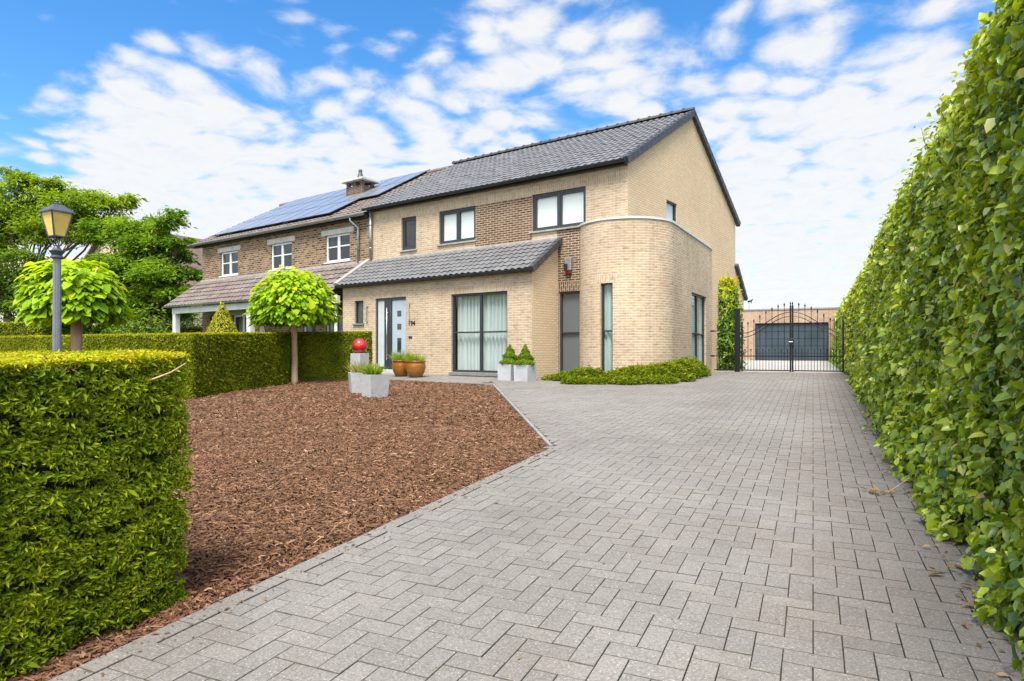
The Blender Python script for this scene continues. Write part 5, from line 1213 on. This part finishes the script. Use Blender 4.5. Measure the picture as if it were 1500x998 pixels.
w = NT('World', True); scn.world = w.m
tc = w.n('TexCoord').outputs['Generated']; sp_ = w.n('SeparateXYZ', {0: tc}); z = sp_.outputs[2]
sky = w.n('TexSky'); sky.sky_type = 'NISHITA'; sky.sun_disc = False; sky.sun_elevation = SUN_EL; sky.sun_rotation = SUN_AZ; sky.air_density = 1.0; sky.dust_density = .6; sky.ozone_density = 3.0
skyc = w.n('HueSaturation', {'Hue': .5, 'Saturation': 1.32, 'Value': 1.05, 'Color': sky.outputs[0]}).outputs[0]
zz = w.math('ADD', w.math('MAXIMUM', z, 0.0), .16)
px_ = w.math('DIVIDE', sp_.outputs[0], zz); py_ = w.math('DIVIDE', sp_.outputs[1], zz)
pv = w.n('CombineXYZ', {0: px_, 1: py_, 2: 0.0}).outputs[0]
wp = w.n('VectorMath', {0: pv, 1: w.n('VectorMath', {0: w.noise(pv, 2.2, 2, out=1), 'Scale': .22}, operation='SCALE').outputs[0]}, operation='ADD').outputs[0]
puff = w.n('TexVoronoi', {'Vector': wp, 'Scale': 9.5, 'Smoothness': .35}, feature='SMOOTH_F1').outputs['Distance']
bil = w.noise(wp, 15.0, 6, .6); big = w.noise(pv, .62, 3, .5)
dens = w.math('ADD', w.math('MULTIPLY', w.math('SUBTRACT', .37, puff), 1.75), w.math('MULTIPLY', w.math('SUBTRACT', bil, .5), 1.5))
dens = w.math('ADD', dens, w.math('MULTIPLY', w.math('SUBTRACT', big, .5), .5))
fwd = w.math('ADD', w.math('MULTIPLY', sp_.outputs[0], -math.sin(AD)), w.math('MULTIPLY', sp_.outputs[1], math.cos(AD)))
# banks of cloud and clear gaps over the houses, by their direction in the sky
banks = [(235, 175, 125, .50), (190, 260, 190, .62), (340, 250, 210, .62), (500, 250, 170, .46), (610, 210, 120, .40), (375, 85, 80, .12), (690, 125, 120, .36), (830, 150, 150, .42), (900, 50, 150, .34),
         (760, 40, 90, .24), (1010, 130, 110, .20), (1150, 110, 130, .34), (1290, 50, 170, .42), (1380, 160, 190, .42), (1180, 260, 230, .36), (1000, 230, 160, .26), (1180, 400, 260, .60), (80, 300, 160, .30),
         (120, 80, 290, -.60), (520, 50, 150, -.26), (450, 140, 90, -.12), (1050, 50, 80, -.10), (10, 180, 150, -.30), (1040, 190, 80, -.08)]
for bx, by, br, bw_ in banks:
    c = Vector((*at(bx, 1.0), (HY-by)/F)); d1 = c.normalized(); d2 = Vector((*at(bx+br, 1.0), (HY-by)/F)).normalized()
    dt = w.n('VectorMath', {0: tc, 1: tuple(d1)}, operation='DOT_PRODUCT').outputs['Value']
    dens = w.math('ADD', dens, w.n('MapRange', {0: dt, 1: 1-(1-d1.dot(d2))*1.6, 2: 1.0, 3: 0.0, 4: bw_}, interpolation_type='SMOOTHSTEP').outputs[0])
dens = w.math('ADD', dens, w.map(z, .36, .08, 0, .62)); dens = w.math('ADD', dens, w.map(fwd, .25, -.35, 0, .75)); dens = w.math('ADD', dens, w.map(z, .62, .85, 0, .35))  # last two terms: unseen cloud added behind the camera and overhead for whiter fill
mask = w.n('MapRange', {0: dens, 1: -.32, 2: .98, 3: 0, 4: .95}, interpolation_type='SMOOTHSTEP').outputs[0]
sdot = w.n('VectorMath', {0: tc, 1: tuple(sd_)}, operation='DOT_PRODUCT').outputs['Value']
shade = w.ramp(w.math('ADD', w.map(dens, .0, 1.0, 0, .7), w.map(bil, .35, .65, -.15, .3)), [(0, (.86, .92, 1.0)), (.35, (.97, .99, 1.0)), (.7, (1.0, 1.0, 1.0)), (1, (.95, .965, .985))])
cc_ = w.n('VectorMath', {0: shade, 'Scale': w.math('MULTIPLY', 3.95, w.map(sdot, .15, .95, 1.0, 2.9))}, operation='SCALE').outputs[0]  # cloud near the sun, out of view, brightened to hold up the ambient light
final = w.mix(mask, skyc, cc_)
bg = w.n('Background', {0: final, 1: .12}); w.n('OutputWorld', {0: bg.outputs[0]})

cam = bpy.data.cameras.new('camera'); cam.sensor_width = 36; cam.lens = 36*F/1500; cam.shift_y = (HY-499)/1500; cam.clip_start = .05; cam.clip_end = 3000
co = bpy.data.objects.new('camera', cam); COL.objects.link(co); co.location = (0, 0, EYE); co.rotation_euler = (PI/2, 0, AD); scn.camera = co
scn.view_settings.view_transform = 'Standard'; scn.view_settings.look = 'None'; scn.view_settings.exposure = 1.02; scn.view_settings.gamma = 1
scn.render.engine = 'CYCLES'; scn.cycles.max_bounces = 6; scn.cycles.diffuse_bounces = 3; scn.cycles.glossy_bounces = 3; scn.cycles.transparent_max_bounces = 10; scn.cycles.transmission_bounces = 3
scn.cycles.use_denoising = True; scn.cycles.caustics_reflective = False; scn.cycles.caustics_refractive = False
